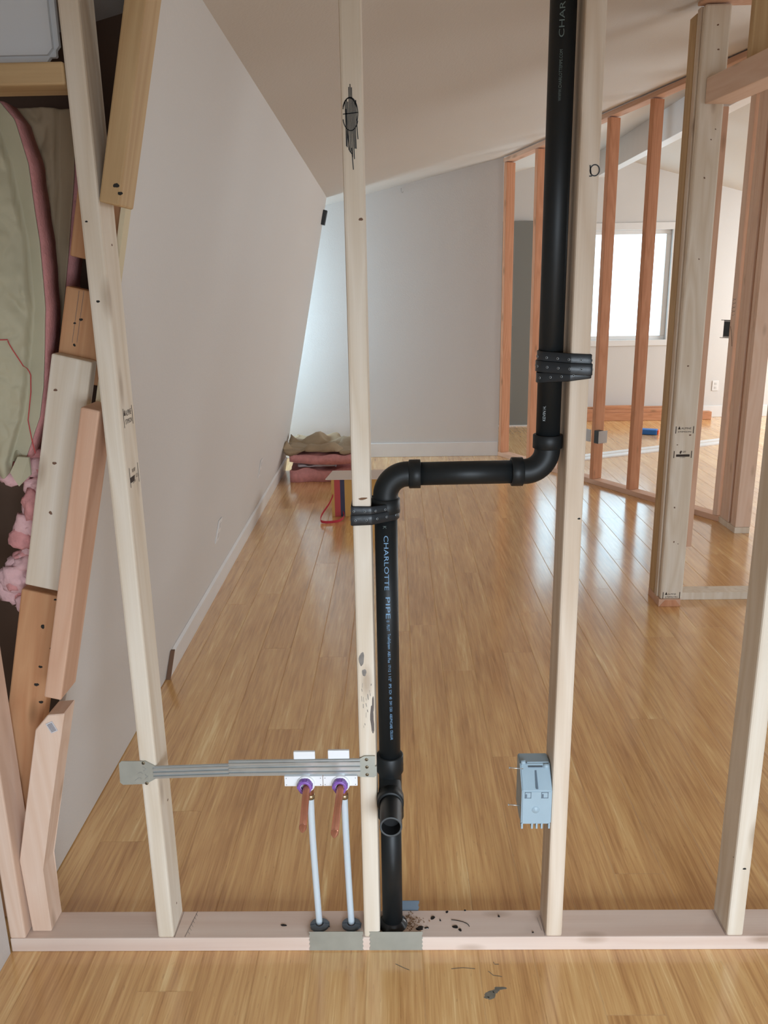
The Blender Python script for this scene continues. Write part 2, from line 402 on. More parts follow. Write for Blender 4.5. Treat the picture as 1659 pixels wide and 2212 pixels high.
# leaning left wall, from the cut edge by the new partition to the recess
bm = B(); ny, nzz = 24, 12; g = []
YE = 5.33
for i in range(ny + 1):
    r = []
    for j in range(nzz + 1):
        z = 0.004 + 2.32 * j / nzz; ys = 0.155 - 0.02 * math.sin(z * 5) * 0.5
        y = ys + (YE - ys) * i / ny
        r.append((y, z))
    g.append(r)
def sheet(bm, grid, fn, th):
    A = [[bm.verts.new(fn(y, z)) for (y, z) in r] for r in grid]
    Bk = [[bm.verts.new(Vector(fn(y, z)) + Vector((-th, 0, 0.24 * th))) for (y, z) in r] for r in grid]
    n, m_ = len(grid), len(grid[0])
    for i in range(n - 1):
        for j in range(m_ - 1):
            bm.faces.new((A[i][j], A[i + 1][j], A[i + 1][j + 1], A[i][j + 1])); bm.faces.new((Bk[i][j], Bk[i][j + 1], Bk[i + 1][j + 1], Bk[i + 1][j]))
    for j in range(m_ - 1):
        bm.faces.new((A[0][j], A[0][j + 1], Bk[0][j + 1], Bk[0][j])); bm.faces.new((A[-1][j + 1], A[-1][j], Bk[-1][j], Bk[-1][j + 1]))
    for i in range(n - 1):
        bm.faces.new((A[i][0], Bk[i][0], Bk[i + 1][0], A[i + 1][0])); bm.faces.new((A[i][-1], A[i + 1][-1], Bk[i + 1][-1], Bk[i][-1]))
sheet(bm, g, lambda y, z: (wall_x(y, z), y, z), 0.014)
struct('wall_left', bm, M_WALL)
# recess beyond the left wall, with its window
bm = B(); box(bm, -2.0, -0.99, YE - 0.06, YE - 0.02, 0, 2.5); struct('wall_recess_near', bm, M_WALL)
bm = B(); box(bm, -2.04, -2.0, YE - 0.1, YF, 0, 0.7); box(bm, -2.04, -2.0, YE - 0.1, YF, 1.95, 2.5); struct('wall_recess_side', bm, M_WALL)
bm = B(); box(bm, -2.02, -2.01, YE - 0.06, YF, 0.7, 1.95); struct('window_2', bm, M_PANE)
# far wall of the long room
bm = B(); quadprism(bm, [(-2.0, 0), (0.925, 0), (0.925, ceil_z(0.925, YF) + 0.01), (-2.0, 2.30)], YF, YF + 0.11); struct('wall_far', bm, M_WALL)
# back walls of the room behind the diagonal framing
bm = B(); box(bm, 0.92, 1.48, 7.5, 7.6, 0, 2.95); box(bm, 1.42, 1.48, 7.6, YW + 0.1, 0, 3.0); struct('wall_entry', bm, M_WALL)
wx0, wx1, wz0, wz1 = 1.62, 3.03, 0.885, 2.062
bm = B()
box(bm, 1.48, wx0, YW, YW + 0.12, 0, 3.1); box(bm, wx1, 6.0, YW, YW + 0.12, 0, 3.1)
box(bm, wx0, wx1, YW, YW + 0.12, 0, wz0); box(bm, wx0, wx1, YW, YW + 0.12, wz1, 3.1)
struct('wall_window', bm, M_WALL)
bm = B(); box(bm, 5.9, 6.0, 4.2, YW, 0, 3.0); struct('wall_right', bm, M_WALL)
# ceilings (two slopes meeting under the ridge beam)
def slab(bm, xa, xb, fa, y0, y1, n=10, th=0.05):
    A = []
    for i in range(n + 1):
        x = xa + (xb - xa) * i / n; A.append([(x, y, fa(x, y)) for y in [y0 + (y1 - y0) * j / 8 for j in range(9)]])
    V = [[bm.verts.new(p) for p in r] for r in A]; U = [[bm.verts.new((p[0], p[1], p[2] + th)) for p in r] for r in A]
    for i in range(n):
        for j in range(8):
            bm.faces.new((V[i][j], V[i][j + 1], V[i + 1][j + 1], V[i + 1][j])); bm.faces.new((U[i][j], U[i + 1][j], U[i + 1][j + 1], U[i][j + 1]))
    for i in range(n):
        for j in (0, 8): bm.faces.new((V[i][j], V[i + 1][j], U[i + 1][j], U[i][j]))
    for j in range(8):
        for i in (0, n): bm.faces.new((V[i][j], V[i][j + 1], U[i][j + 1], U[i][j]))
bm = B(); slab(bm, -1.0, 2.19, ceil_z, -4.0, YW + 0.1)
slab(bm, -2.0, -0.56, lambda x, y: ceil_z(-0.56, y), YE - 0.1, YF + 0.1)
slab(bm, 2.19, 6.0, lambda x, y: 2.847 - 0.264 * (x - 2.19), -4.0, YW + 0.1)
struct('ceiling', bm, M_CEIL)
bm = B(); box(bm, 2.15, 2.25, 3.2, YW, 2.60, 2.84, 0.004); struct('trim_1', bm, M_TRIM)
# low attic space behind the leaning wall
bm = B(); box(bm, -1.9, -0.30, 0.42, 0.45, 0, 2.4); box(bm, -1.93, -1.9, 0.0, 0.45, 0, 2.4); box(bm, -1.9, -0.3, 0.1, 0.45, 2.27, 2.30)
# trim the sheathing so it stays behind the leaning wall
bmesh.ops.delete(bm, geom=list(bm.verts), context='VERTS')
quadprism(bm, [(-1.9, 0), (-0.985, 0), (-0.43, 2.28), (-0.43, 2.4), (-1.9, 2.4)], 0.42, 0.45)
box(bm, -1.93, -1.9, -0.1, 0.45, 0, 2.4)
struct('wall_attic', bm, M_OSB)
bm = B(); box(bm, -1.0, -0.9465, -2.6, -0.004, 0, 2.3); struct('wall_near_left', bm, M_WALL)

bm = B(); box(bm, -1.0, 6.0, -4.0, -3.9, 1.55, 2.9); struct('wall_back_blocker', bm, M_WALL)  # unseen upper wall, added to keep light off the stud tops
# window in the far room
win = bpy.data.objects.new('window_1', None); COL.objects.link(win); win.location = (wx0, YW, wz0); win['kind'] = 'structure'
def atw(o): o.parent = win; o.location = -Vector((wx0, YW, wz0)); return o
bm = B()
for (a, b, c, d) in ((wx0, wx1, wz0, wz0 + 0.045), (wx0, wx1, wz1 - 0.045, wz1), (wx0, wx0 + 0.055, wz0 + 0.045, wz1 - 0.045), (wx1 - 0.055, wx1, wz0 + 0.045, wz1 - 0.045)):
    box(bm, a, b, YW + 0.035, YW + 0.075, c, d, 0.004)
atw(obj('window_frame', bm, M_TRIM))
bm = B(); box(bm, wx0 + 0.05, wx1 - 0.05, YW + 0.05, YW + 0.056, wz0 + 0.04, wz1 - 0.04); atw(obj('window_pane', bm, M_PANE))
bm = B()
for (a, b, c, d) in ((wx0 - 0.08, wx1 + 0.08, wz0 - 0.065, wz0), (wx0 - 0.08, wx1 + 0.08, wz1, wz1 + 0.075), (wx0 - 0.08, wx0, wz0, wz1), (wx1, wx1 + 0.08, wz0, wz1)):
    box(bm, a, b, YW - 0.016, YW, c, d, 0.003)
atw(obj('window_casing', bm, M_TRIM))
# door in the entry wall
bm = B(); box(bm, 0.72, 1.455, 7.455, 7.49, 0.012, 2.145, 0.003)
d1 = struct('door_1', bm, M_DOOR)
bm = B()
for (z0, z1) in ((0.25, 0.95), (1.08, 1.62), (1.72, 2.0)):
    for (x0, x1) in ((0.98, 1.25),):
        box(bm, x0, x1, 7.451, 7.456, z0, z1, 0.002); box(bm, x0 + 0.03, x1 - 0.03, 7.447, 7.452, z0 + 0.04, z1 - 0.04, 0.002)
obj('door_panel', bm, M_DOOR, d1)
bm = B(); box(bm, 1.0, 1.5, 7.43, 7.5, 0.0, 0.012); struct('trim_2', bm, M_TRIM)
# baseboards
bm = B()
segs = 20
A = []
for i in range(segs + 1):
    y = 1.435 + (YE - 1.435) * i / segs
    A.append([bm.verts.new((wall_x(y, 0) + 0.016, y, 0)), bm.verts.new((wall_x(y, 0.115) + 0.014, y, 0.115)), bm.verts.new((wall_x(y, 0.125) + 0.001, y, 0.125)), bm.verts.new((wall_x(y, 0) + 0.001, y, 0))])
for i in range(segs):
    for k in range(4): bm.faces.new((A[i][k], A[i][(k + 1) % 4], A[i + 1][(k + 1) % 4], A[i + 1][k]))
bm.faces.new(A[0]); bm.faces.new(list(reversed(A[-1]))); bb = struct('baseboard_left', bm, M_TRIM)
bm = B(); y = 1.42; quadprism(bm, [(wall_x(y, 0) + 0.001, 0), (wall_x(y, 0) + 0.018, 0), (wall_x(y, 0.128) + 0.016, 0.128), (wall_x(y, 0.128) + 0.001, 0.128)], 1.420, 1.4345)
obj('board_end', bm, M_BRN, bb, label='dark brown raw end of the white baseboard')
bm = B(); box(bm, -1.6, 0.92, YF - 0.014, YF, 0, 0.128, 0.003); struct('baseboard_far', bm, M_TRIM)
bm = B(); box(bm, 1.48, 5.9, YW - 0.014, YW, 0, 0.13, 0.003); struct('baseboard_window', bm, M_TRIM)

# ------------------------------------------------------------------ the new partition in front
plate = board('bottom_plate', 'pinkish lumber plate lying flat on the floor across the whole foreground', 'lumber', None,
              (-0.945, 0.0, 0.0), (1.35, 0.0, 0.0), 0.089, 0.038, M_PLATE, wdir=(0, 1, 0), bev=0.002)
PL = lambda pts: pts
STX = [-0.5874, -0.0940, 0.3376, 0.7641]
st_lab = ['tall pale stud left of the metal bar, with two black mill stamps on its side',
          'pale stud strapped to the black pipe, with a black marker scribble near the top',
          'pale stud holding the blue-grey electrical box, with a small marker circle',
          'pale bare stud at the right edge of the front wall']
studs = []
for i, (x, lb, m) in enumerate(zip(STX, st_lab, (M_PINE2, M_PINE2, M_PINE, M_PINE2))):
    top = ceil_z(x, 0) - 0.006
    studs.append(board('wall_stud', lb, 'stud', 'studs of the front partition', (x, 0, 0.0385), (x, 0, top), 0.0381, 0.089, m, bev=0.004))
end_stud = board('end_stud', 'leftmost upright stud of the front wall, rising from the end of the plate', 'stud', None, (-0.9445, 0.0, 0.0385), (-0.9445, 0.0, 2.1), 0.0381, 0.089, M_PALEF, bev=0.003)
sA, sB, sC, sD = studs
block = board('blocking', 'short yellow-white block nailed level between two studs at upper left', 'lumber', None, (-0.9055, 0.0, 1.893), (-0.5885, 0.0, 1.893), 0.089, 0.0381, M_YEL, wdir=(0, 1, 0), bev=0.003)

# marker drawings
def scribble(par, strokes, y=-0.0004, w=0.0024, m=M_INK, name='marker_scribble'):
    bm = B()
    for st in strokes:
        ww = w
        if isinstance(st, tuple) and isinstance(st[0], (int, float)) is False and len(st) == 2 and isinstance(st[1], float): st, ww = st
        ribbon(bm, [(x, y, z) for x, z in st], ww, (0, -1, 0), 0.0004)
    return attach(obj(name, bm, m), par)
cx, cz = -0.0775, 1.833
def arcpts(cx, cz, rx, rz, a0, a1, n=16): return [(cx + rx * math.cos(math.radians(a0 + (a1 - a0) * i / n)), cz + rz * math.sin(math.radians(a0 + (a1 - a0) * i / n))) for i in range(n + 1)]
S1 = [arcpts(cx, cz + 0.003, 0.0135, 0.026, 165, -30, 18), arcpts(cx - 0.001, cz + 0.006, 0.0125, 0.022, 160, 20, 14), arcpts(cx, cz - 0.004, 0.0135, 0.022, -15, -172, 14),
      [(cx - 0.0135, cz + 0.0015), (cx + 0.0145, cz + 0.004)]]
rn = random.Random(3)
for k in range(9):
    x = cx - 0.009 + 0.0024 * k; t = 0.022 + (0.022 if k in (3, 4, 5) else 0.0) + rn.uniform(0, 0.008); b = -0.040 - rn.uniform(0, 0.022) - (0.02 if k in (4, 5) else 0)
    S1.append([(x, cz + t), (x + 0.0005, cz + (t + b) / 2), (x + rn.uniform(-0.001, 0.003), cz + b)])
S1 += [[(cx - 0.008, cz + 0.01), (cx - 0.006, cz - 0.03), (cx - 0.003, cz - 0.06), (cx + 0.002, cz - 0.066)], [(cx + 0.001, cz - 0.055), (cx + 0.003, cz - 0.092)]]
scribble(sB, [[p for p in s] for s in S1], w=0.0016)
S2 = [arcpts(0.3785 - 0.012, 1.732, 0.0085, 0.0095, 0, 360, 20), [(0.360, 1.725), (0.3575, 1.741)], [(0.357, 1.722), (0.362, 1.7225)]]
scribble(sC, S2, w=0.0021)
# pencil marks and knots painted by dirt on stud B
bm = B()
for (x, z, rx, rz, sd) in ((-0.083, 0.762, 0.005, 0.018, 1), (-0.078, 0.73, 0.004, 0.01, 8)): blob(bm, (x, -0.0001, z), rx, rz, '-y', sd, h=0.0002)
for k in range(16):
    rr = random.Random(k); x = -0.088 + rr.uniform(0, 0.026); z = rr.uniform(0.59, 0.71)
    ribbon(bm, [(x, 0, z), (x + rr.uniform(-0.001, 0.002), 0, z - rr.uniform(0.004, 0.014))], rr.uniform(0.0006, 0.0018), (0, -1, 0), 0.0004)
attach(obj('cement_smear', bm, plain('grey_cement_smear', (0.20, 0.18, 0.16), 0.6, var=0.5, vscale=90)), sB)
bm = B(); blob(bm, (-0.063, -0.0001, 0.617), 0.0045, 0.030, '-y', 5, h=0.0004); blob(bm, (-0.0605, -0.0001, 0.655), 0.0025, 0.016, '-y', 6, h=0.0005); attach(obj('cement_drip', bm, plain('dark_cement_drip', (0.12, 0.10, 0.09), 0.5)), sB)
bm = B(); blob(bm, (-0.072, -0.0001, 1.118), 0.009, 0.0025, '-y', 15, h=0.0003); attach(obj('wood_scar', bm, plain('brown_scar', (0.17, 0.09, 0.045), 0.8)), sB)
XA_ = STX[0] + 0.0381
def knots(par, pts, nrm='-y', dark=True):
    for i, (c, r) in enumerate(pts):
        bm = B(); blob(bm, c, r, r * 0.9, nrm, i + 3, h=0.0003); attach(obj('knot', bm, M_HOLE if dark else M_BRN), par)
knots(sA, [((-0.5765, -0.0001, 1.660), 0.0022), ((-0.5705, -0.0001, 1.515), 0.0030)]); knots(sA, [((XA_ + 0.0001, 0.05, 1.62), 0.003), ((XA_ + 0.0001, 0.055, 0.38), 0.0035), ((XA_ + 0.0001, 0.045, 0.10), 0.003)], 'x', False)
knots(sC, [((0.3685, -0.0001, 1.07), 0.0026)]); knots(sD, [((0.787, -0.0001, 0.226), 0.0035), ((0.7635, 0.01, 0.25), 0.0012)])
knots(sB, [((-0.063, -0.0001, 1.655), 0.0035)], dark=False)
# mill stamps on the side of stud A
XA = STX[0] + 0.0381
def stamp(par, o, X, Y, l1, l2, w, h, bars=True, m=M_STAMP, name='mill_stamp'):
    X, Y, o = Vector(X), Vector(Y), Vector(o); N_ = X.cross(Y); bm = B()
    if bars:
        ribbon(bm, [o + Y * h, o - Y * h * 0.15], w * 0.045, N_, 0.0004); ribbon(bm, [o + X * w + Y * h, o + X * w - Y * h * 0.15], w * 0.045, N_, 0.0004)
    for (s, yy, hh, xx, ww) in l1 + l2:
        t = text_bm(s, hh * 1.35); xs = [v.co.x for v in t.verts]; k = ww / (max(xs) - min(xs)); x0 = min(xs)
        vm = {v: bm.verts.new(o + X * (xx + (v.co.x - x0) * k) + Y * (yy + v.co.y) + N_ * 0.0005) for v in t.verts}
        for f in t.faces:
            try: bm.faces.new([vm[v] for v in f.verts])
            except ValueError: pass
        t.free()
    return attach(obj(name, bm, m), par)
def logo_tree(bm, o, X, Y, s):
    N_ = X.cross(Y)
    for k in range(3):
        w = s * (0.5 - 0.13 * k); y = s * 0.28 * k
        a, b, c = o - X * w + Y * y + N_ * 0.0005, o + X * w + Y * y + N_ * 0.0005, o + Y * (y + s * 0.5) + N_ * 0.0005
        bm.faces.new([bm.verts.new(q) for q in (a, b, c)])
def stampA(z):
    return stamp(sA, (XA, 0.016, z), (0, 1, 0), (0, 0, 1), [('ALPINE', 0.017, 0.012, 0.013, 0.036)], [('STIMSON', 0.001, 0.010, 0.008, 0.042)], 0.056, 0.034)
stampA(1.272)
bm = B(); logo_tree(bm, Vector((XA, 0.023, 1.291)), Vector((0, 1, 0)), Vector((0, 0, 1)), 0.012); attach(obj('stamp_emblem', bm, M_STAMP), sA)
stamp(sA, (XA, 0.018, 1.148), (0, 1, 0), (0, 0, 1), [('WWP', 0.022, 0.009, 0.016, 0.022)], [('S-DRY 123', 0.008, 0.008, 0.006, 0.044), ('S-P-F', 0.0, 0.006, 0.014, 0.02)], 0.056, 0.036)
bm = B(); box(bm, XA + 0.0001, XA + 0.0004, 0.020, 0.046, 1.152, 1.163); attach(obj('stamp_emblem', bm, M_STAMP), sA)
# pencil layout lines on plate, wall side marks
def pl(p, w=0.0008):
    bm = B(); ribbon(bm, p, w, (0, 0, 1), 0.0006); attach(obj('pencil_mark', bm, M_PENCIL), plate)
z = 0.038
pl([(-0.549, 0.002, z), (-0.5465, 0.088, z)]); pl([(-0.524, 0.004, z), (-0.512, 0.088, z)], 0.001)
for k in range(6): pl([(-0.520 + 0.001 * k, 0.02 + 0.012 * k, z), (-0.514 + 0.001 * k, 0.012 + 0.012 * k, z)], 0.0007)
pl([(0.3365, 0.004, z), (0.335, 0.07, z)]); pl([(0.331, 0.02, z), (0.327, 0.062, z)], 0.0006)
pl([(0.763, 0.004, z), (0.762, 0.088, z)])

# ------------------------------------------------------------------ old leaning studs left of the cut wall
K = 0.243
def lean(name, label, x_at, z_ref, z0, z1, y, w, d, m, group='old leaning studs behind the cut wall'):
    x0 = x_at + (z0 - z_ref) * K; x1 = x_at + (z1 - z_ref) * K
    return board(name, label, 'stud', group, (x0, y, z0), (x1, y, z1), w, d, m, bev=0.003)
lH = lean('rafter', 'tan rafter leaning beside the tall left stud, its sawn end showing dark knot holes', -0.549, 1.699, 1.695, 2.22, 0.0, 0.0385, 0.089, M_YEL)
lJ = lean('rafter', 'wide white leaning board with four nail holes, behind the narrow leaning stud', -0.712, 1.416, 0.905, 1.412, 0.097, 0.084, 0.036, M_PINE2)
lK = lean('rafter', 'narrow peach leaning stud with rough lower end in front of the wide white board', -0.630, 1.31, 0.676, 1.313, 0.004, 0.0385, 0.089, M_FIRL)
lL = lean('rafter', 'orange knotty leaning board below the wide white board', -0.848, 0.896, 0.02, 0.892, 0.105, 0.086, 0.036, M_OLD)
lM = lean('rafter', 'orange leaning board with pencil lines above the wide white board', -0.714, 1.414, 1.36, 1.546, 0.136, 0.092, 0.036, M_OLD)
lN = lean('rafter', 'short orange piece just visible high up behind the tall left stud', -0.714, 1.414, 1.605, 1.80, 0.136, 0.092, 0.036, M_OLD)
# chamfered cripple with sticker at the foot
bm = B(); quadprism(bm, [(-0.8995, 0.0390), (-0.853, 0.0390), (-0.853, 0.215), (-0.7515, 0.625), (-0.789, 0.622), (-0.822, 0.585), (-0.905, 0.24)], 0.022, 0.088)
bmesh.ops.bevel(bm, geom=list(bm.edges), offset=0.002, segments=1, affect='EDGES')
lG = tag(obj('cripple_stud', bm, M_PALEF), 'short leaning board with a small white sticker at its angled top', 'stud')
bm = B(); T = Matrix.Translation((-0.7835, 0.0214, 0.592)) @ Matrix.Rotation(math.radians(-24), 4, 'Y')
box(bm, -0.0085, 0.0085, -0.0006, 0.0004, -0.013, 0.013, T=T); attach(obj('sticker', bm, M_TAG), lG)
bm = B()
for k in range(7): box(bm, -0.006, 0.006, -0.0012, -0.0007, -0.010 + 0.003 * k, -0.0088 + 0.003 * k, T=T)
attach(obj('sticker_print', bm, M_PENCIL), lG)
knots(lJ, [((-0.7135, 0.0968, 1.336), 0.0035), ((-0.7350, 0.0968, 1.18), 0.004), ((-0.757, 0.0968, 1.07), 0.004)], dark=False)
knots(lL, [((-0.775, 0.1048, 0.865), 0.003), ((-0.845, 0.1048, 0.655), 0.005), ((-0.800, 0.1048, 0.745), 0.003), ((-0.812, 0.1048, 0.80), 0.005), ((-0.83, 0.1048, 0.70), 0.004), ((-0.84, 0.1048, 0.61), 0.0045), ((-0.845, 0.1048, 0.52), 0.004), ((-0.87, 0.1048, 0.44), 0.004)])
knots(lM, [((-0.672, 0.1358, 1.470), 0.0025), ((-0.658, 0.1358, 1.477), 0.0035), ((-0.678, 0.1358, 1.425), 0.003)])
knots(lH, [((-0.514, -0.0002, 1.722), 0.005), ((-0.508, -0.0002, 1.708), 0.004)])
bm = B()
for dx in (0.02, 0.03):
    bm = B(); ribbon(bm, [(-0.702 + dx, 0.136, 1.430), (-0.675 + dx, 0.136, 1.535)], 0.0008, (0, -1, 0), 0.0004); attach(obj('pencil_mark', bm, M_PENCIL), lM)
# furring strip along the cut edge of the drywall
bm = B(); quadprism(bm, [(wall_x(.13, 1.30) - 0.006, 1.30), (wall_x(.13, 1.30) + 0.004, 1.30), (wall_x(.13, 2.2) + 0.004, 2.2), (wall_x(.13, 2.2) - 0.006, 2.2)], 0.105, 0.140)
tag(obj('drywall_strip', bm, M_CREAM), 'thin cream strip along the cut edge of the leaning wall, beside the tan rafter', 'strip')
bm = B(); quadprism(bm, [(-1.05, 1.958), (-0.650, 1.958), (-0.634, 1.975), (-0.634, 2.27), (-1.05, 2.27)], 0.105, 0.135)
bmesh.ops.bevel(bm, geom=list(bm.edges), offset=0.010, segments=4, affect='EDGES')
tag(obj('ceiling_offcut', bm, M_WHITE), 'white textured panel above the level block at top left', 'panel')

# ------------------------------------------------------------------ insulation in the open bay
def interp(tab, z):
    tab = sorted(tab)
    if z <= tab[0][0]: return tab[0][1]
    for (a, b), (c, d) in zip(tab, tab[1:]):
        if z <= c: return b + (d - b) * (z - a) / (c - a)
    return tab[-1][1]
def batt(name, label, edge, xl, z0, z1, y, thick, paper, m_side, bulge, seed, lip=0.004):
    root = empty(name, (xl + 0.1, y + 0.02, z0), label, 'insulation', 'insulation in the open wall bay')
    def surf(x, z, xr):
        e = xr - x; w = 0.030 + 0.006 * math.sin(z * 11)
        if e < w: return y - 0.004 * (1 - e / w) - 0.003 * nz((x * 30, z * 14, 0), 1, seed + 3)
        g_ = min(1, (e - w) / 0.004); t = (e - w)
        r1 = 1 - abs(2 * ((nz((x * 9 + z * 4, z * 7, 0), 1, seed) * 0.5 + 0.5) % 1) - 1)
        return y - g_ * (0.010 + bulge * min(1, t / 0.06) * (0.6 + 0.4 * math.sin(3.1 * (z - z0)))) - g_ * (0.016 * abs(nz((x * 20, z * 12, 0), 1, seed)) + 0.009 * abs(nz((x * 45, z * 38, 0), 1, seed + 3)))
    root['surf_made'] = 1; del root['surf_made']
    bm = B(); nv, nu = 150, 60; V = []
    for i in range(nv + 1):
        z = z0 + (z1 - z0) * i / nv; xr = interp(edge, z); r = []
        for j in range(nu + 1):
            u = j / nu; x = xl + (xr - xl) * u
            yy = surf(x, z, xr)
            if i == 0: z_ = z + 0.03 * math.sin(u * 9)
            else: z_ = z
            r.append(bm.verts.new((x, yy, z_)))
        V.append(r)
    for i in range(nv):
        for j in range(nu):
            f = bm.faces.new((V[i][j], V[i][j + 1], V[i + 1][j + 1], V[i + 1][j])); f.smooth = True
    ret = bmesh.ops.extrude_face_region(bm, geom=list(bm.faces))
    for v in [g for g in ret['geom'] if isinstance(g, bmesh.types.BMVert)]: v.co.y += 0.003
    attach(obj('kraft_facing', bm, paper), root)
    surfs.append(lambda x, z: surf(x, z, interp(edge, z)))
    nv = 60; bm = B(); V = []
    for i in range(nv + 1):
        z = z0 + 0.01 + (z1 - z0 - 0.01) * i / nv; xr = interp(edge, z) + lip + 0.004 * nz((0, z * 16, 0), 1, seed + 5)
        V.append([bm.verts.new(p) for p in ((xl, y + 0.006, z), (xr - 0.006, y + 0.004, z), (xr, y + 0.012, z), (xr - 0.003, y + thick, z), (xl, y + thick, z))])
    for i in range(nv):
        for j in range(5): 
            f = bm.faces.new((V[i][j], V[i][(j + 1) % 5], V[i + 1][(j + 1) % 5], V[i + 1][j])); f.smooth = True
    bm.faces.new(V[0]); bm.faces.new(V[-1])
    attach(obj('fibreglass_core', bm, m_side), root)
    return root
surfs = []
edge1 = [(1.17, -0.815), (1.20, -0.800), (1.277, -0.764), (1.34, -0.748), (1.413, -0.737), (1.50, -0.724), (1.634, -0.719), (1.78, -0.724), (1.86, -0.74), (1.90, -0.77)]
b1 = batt('insulation_batt', 'pink batt with creased green-tan paper and red dashed line, hanging at left edge', edge1, -0.90, 1.175, 1.895, 0.125, 0.075, M_KRAFT, M_PINK, 0.03, 2.0)
edge2 = [(1.40, -0.755), (1.447, -0.745), (1.55, -0.722), (1.656, -0.700), (1.78, -0.676), (1.9, -0.660)]
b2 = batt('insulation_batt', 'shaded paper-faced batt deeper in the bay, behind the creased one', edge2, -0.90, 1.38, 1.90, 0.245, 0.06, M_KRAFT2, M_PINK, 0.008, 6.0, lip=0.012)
bm = B()
pts = [(-0.93, 1.441), (-0.795, 1.441), (-0.790, 1.42), (-0.772, 1.365), (-0.776, 1.33), (-0.790, 1.27), (-0.786, 1.22), (-0.782, 1.195)]
fine = []
for (xa_, za_), (xb_, zb_) in zip(pts, pts[1:]):
    for k in range(8): fine.append((xa_ + (xb_ - xa_) * k / 8, za_ + (zb_ - za_) * k / 8))
ribbon(bm, [(x, surfs[0](x, z) - 0.002, z) for x, z in fine], 0.0024, (0, -1, 0), 0.0005)
attach(obj('red_line', bm, M_RED), b1)
bm = B(); rr = random.Random(5)
fl = [(-0.795, 1.150), (-0.83, 1.152), (-0.87, 1.155), (-0.91, 1.150), (-0.800, 1.115), (-0.808, 1.08), (-0.820, 1.05), (-0.835, 1.02), (-0.855, 0.99), (-0.850, 0.955), (-0.868, 0.930), (-0.885, 0.90),
      (-0.865, 0.885), (-0.895, 0.87), (-0.855, 0.850), (-0.870, 0.830), (-0.850, 0.80), (-0.855, 0.765), (-0.862, 0.73)]
for i, (x, z) in enumerate(fl):
    for k in range(2):
        c = (x + rr.uniform(-0.012, 0.012), 0.165 + rr.uniform(-0.012, 0.012), z + rr.uniform(-0.012, 0.012)); q = rr.uniform(0.016, 0.026)
        lump(bm, c, (q * rr.uniform(0.8, 1.5), 0.018, q * rr.uniform(0.8, 1.5)), i * 3.1 + k, 0.5, 1.3, 3, mi=0 if (i + k) % 3 else 1)
tag(obj('insulation_fluff', bm, [M_PALEPINK, M_PINK]), 'torn pale pink fibreglass bulging out left of the wide white board', 'insulation', None, 'stuff')
# torn flap of paper at the foot of the batt
bm = B(); pp = [(-0.835, 0.100, 1.16), (-0.812, 0.095, 1.195), (-0.795, 0.110, 1.19), (-0.800, 0.12, 1.15), (-0.822, 0.105, 1.128)]
vs = [bm.verts.new(p) for p in pp]; f = bm.faces.new(vs)
r = bmesh.ops.extrude_face_region(bm, geom=[f])
for v in [g for g in r['geom'] if isinstance(g, bmesh.types.BMVert)]: v.co += Vector((0.001, 0.004, 0.001))
attach(obj('torn_flap', bm, M_KRAFT), b1)

# ------------------------------------------------------------------ black drain pipe
R = 0.0242; RH = 0.0300; YP = 0.0452
PX1, PX2 = -0.0262, 0.3070
dr = empty('drain_pipe', (PX1, YP, 0.04), 'black plastic drain pipe rising from the plate with offset bend', 'pipe')
def D(name, bm, m=M_ABS, label=None): return attach(obj(name, bm, m, label=label), dr)
bm = B(); tube(bm, [(PX1, YP, 0.0385), (PX1, YP, 0.38)], R, 40); D('lower_pipe', bm)
bm = B(); lathe(bm, (PX1, YP, 0.005), (0, 0, 1), [(0.034, 0.036), (0.036, 0.034), (0.044, 0.0285), (0.048, 0.0245)], 32); D('cement_collar', bm, M_GLUE)
# sanitary tee: upper hub, body, side hub
bm = B()
lathe(bm, (PX1, YP, 0.0), (0, 0, 1), [(0.340, 0.0243), (0.340, RH), (0.372, RH), (0.378, 0.0262), (0.455, 0.0262), (0.462, RH + 0.0005), (0.502, RH + 0.0005), (0.504, RH - 0.001), (0.504, 0.0243)], 40)
zc = 0.418
path = [Vector((PX1, YP, zc + 0.025)), Vector((PX1, YP - 0.012, zc + 0.016)), Vector((PX1, YP - 0.024, zc + 0.006)), Vector((PX1 + 0.0005, YP - 0.04, zc))]
tube(bm, path, [0.022, 0.025, 0.027, 0.028], 36, caps=False)
lathe(bm, (PX1 + 0.0005, YP - 0.036, zc), (0, -1, 0), [(0.0, 0.026), (0.002, RH), (0.030, RH), (0.0315, RH - 0.0015), (0.0315, 0.0243)], 40)
D('tee', bm)
yE = -0.102
bm = B(); lathe(bm, (PX1 + 0.002, YP - 0.05, zc), (0, -1, 0), [(0.0, 0.0242), (YP - 0.05 - yE, 0.0242)], 40); lathe(bm, (PX1 + 0.002, YP - 0.05, zc), (0, -1, 0), [(0.03, 0.0201), (YP - 0.05 - yE - 0.0005, 0.0201)], 40, mi=1)
lathe(bm, (PX1 + 0.002, yE + 0.03, zc), (0, 1, 0), [(0, 0.0201), (0.0001, 0.0)], 40, mi=1)
lathe(bm, (PX1 + 0.002, yE, zc), (0, -1, 0), [(0.0, 0.0242), (0.0005, 0.0240), (0.0005, 0.0203), (-0.0005, 0.0201)], 40, mi=2)
D('stub_pipe', bm, [M_ABS, M_ABSIN, M_ABSCUT], 'open stub pipe pointing forward')
bm = B(); tube(bm, [(PX1, YP, 0.49), (PX1, YP, 1.115)], R, 40); mid = D('middle_pipe', bm, label='black pipe printed with pale blue lettering')
ZH = 1.158; RB = 0.046
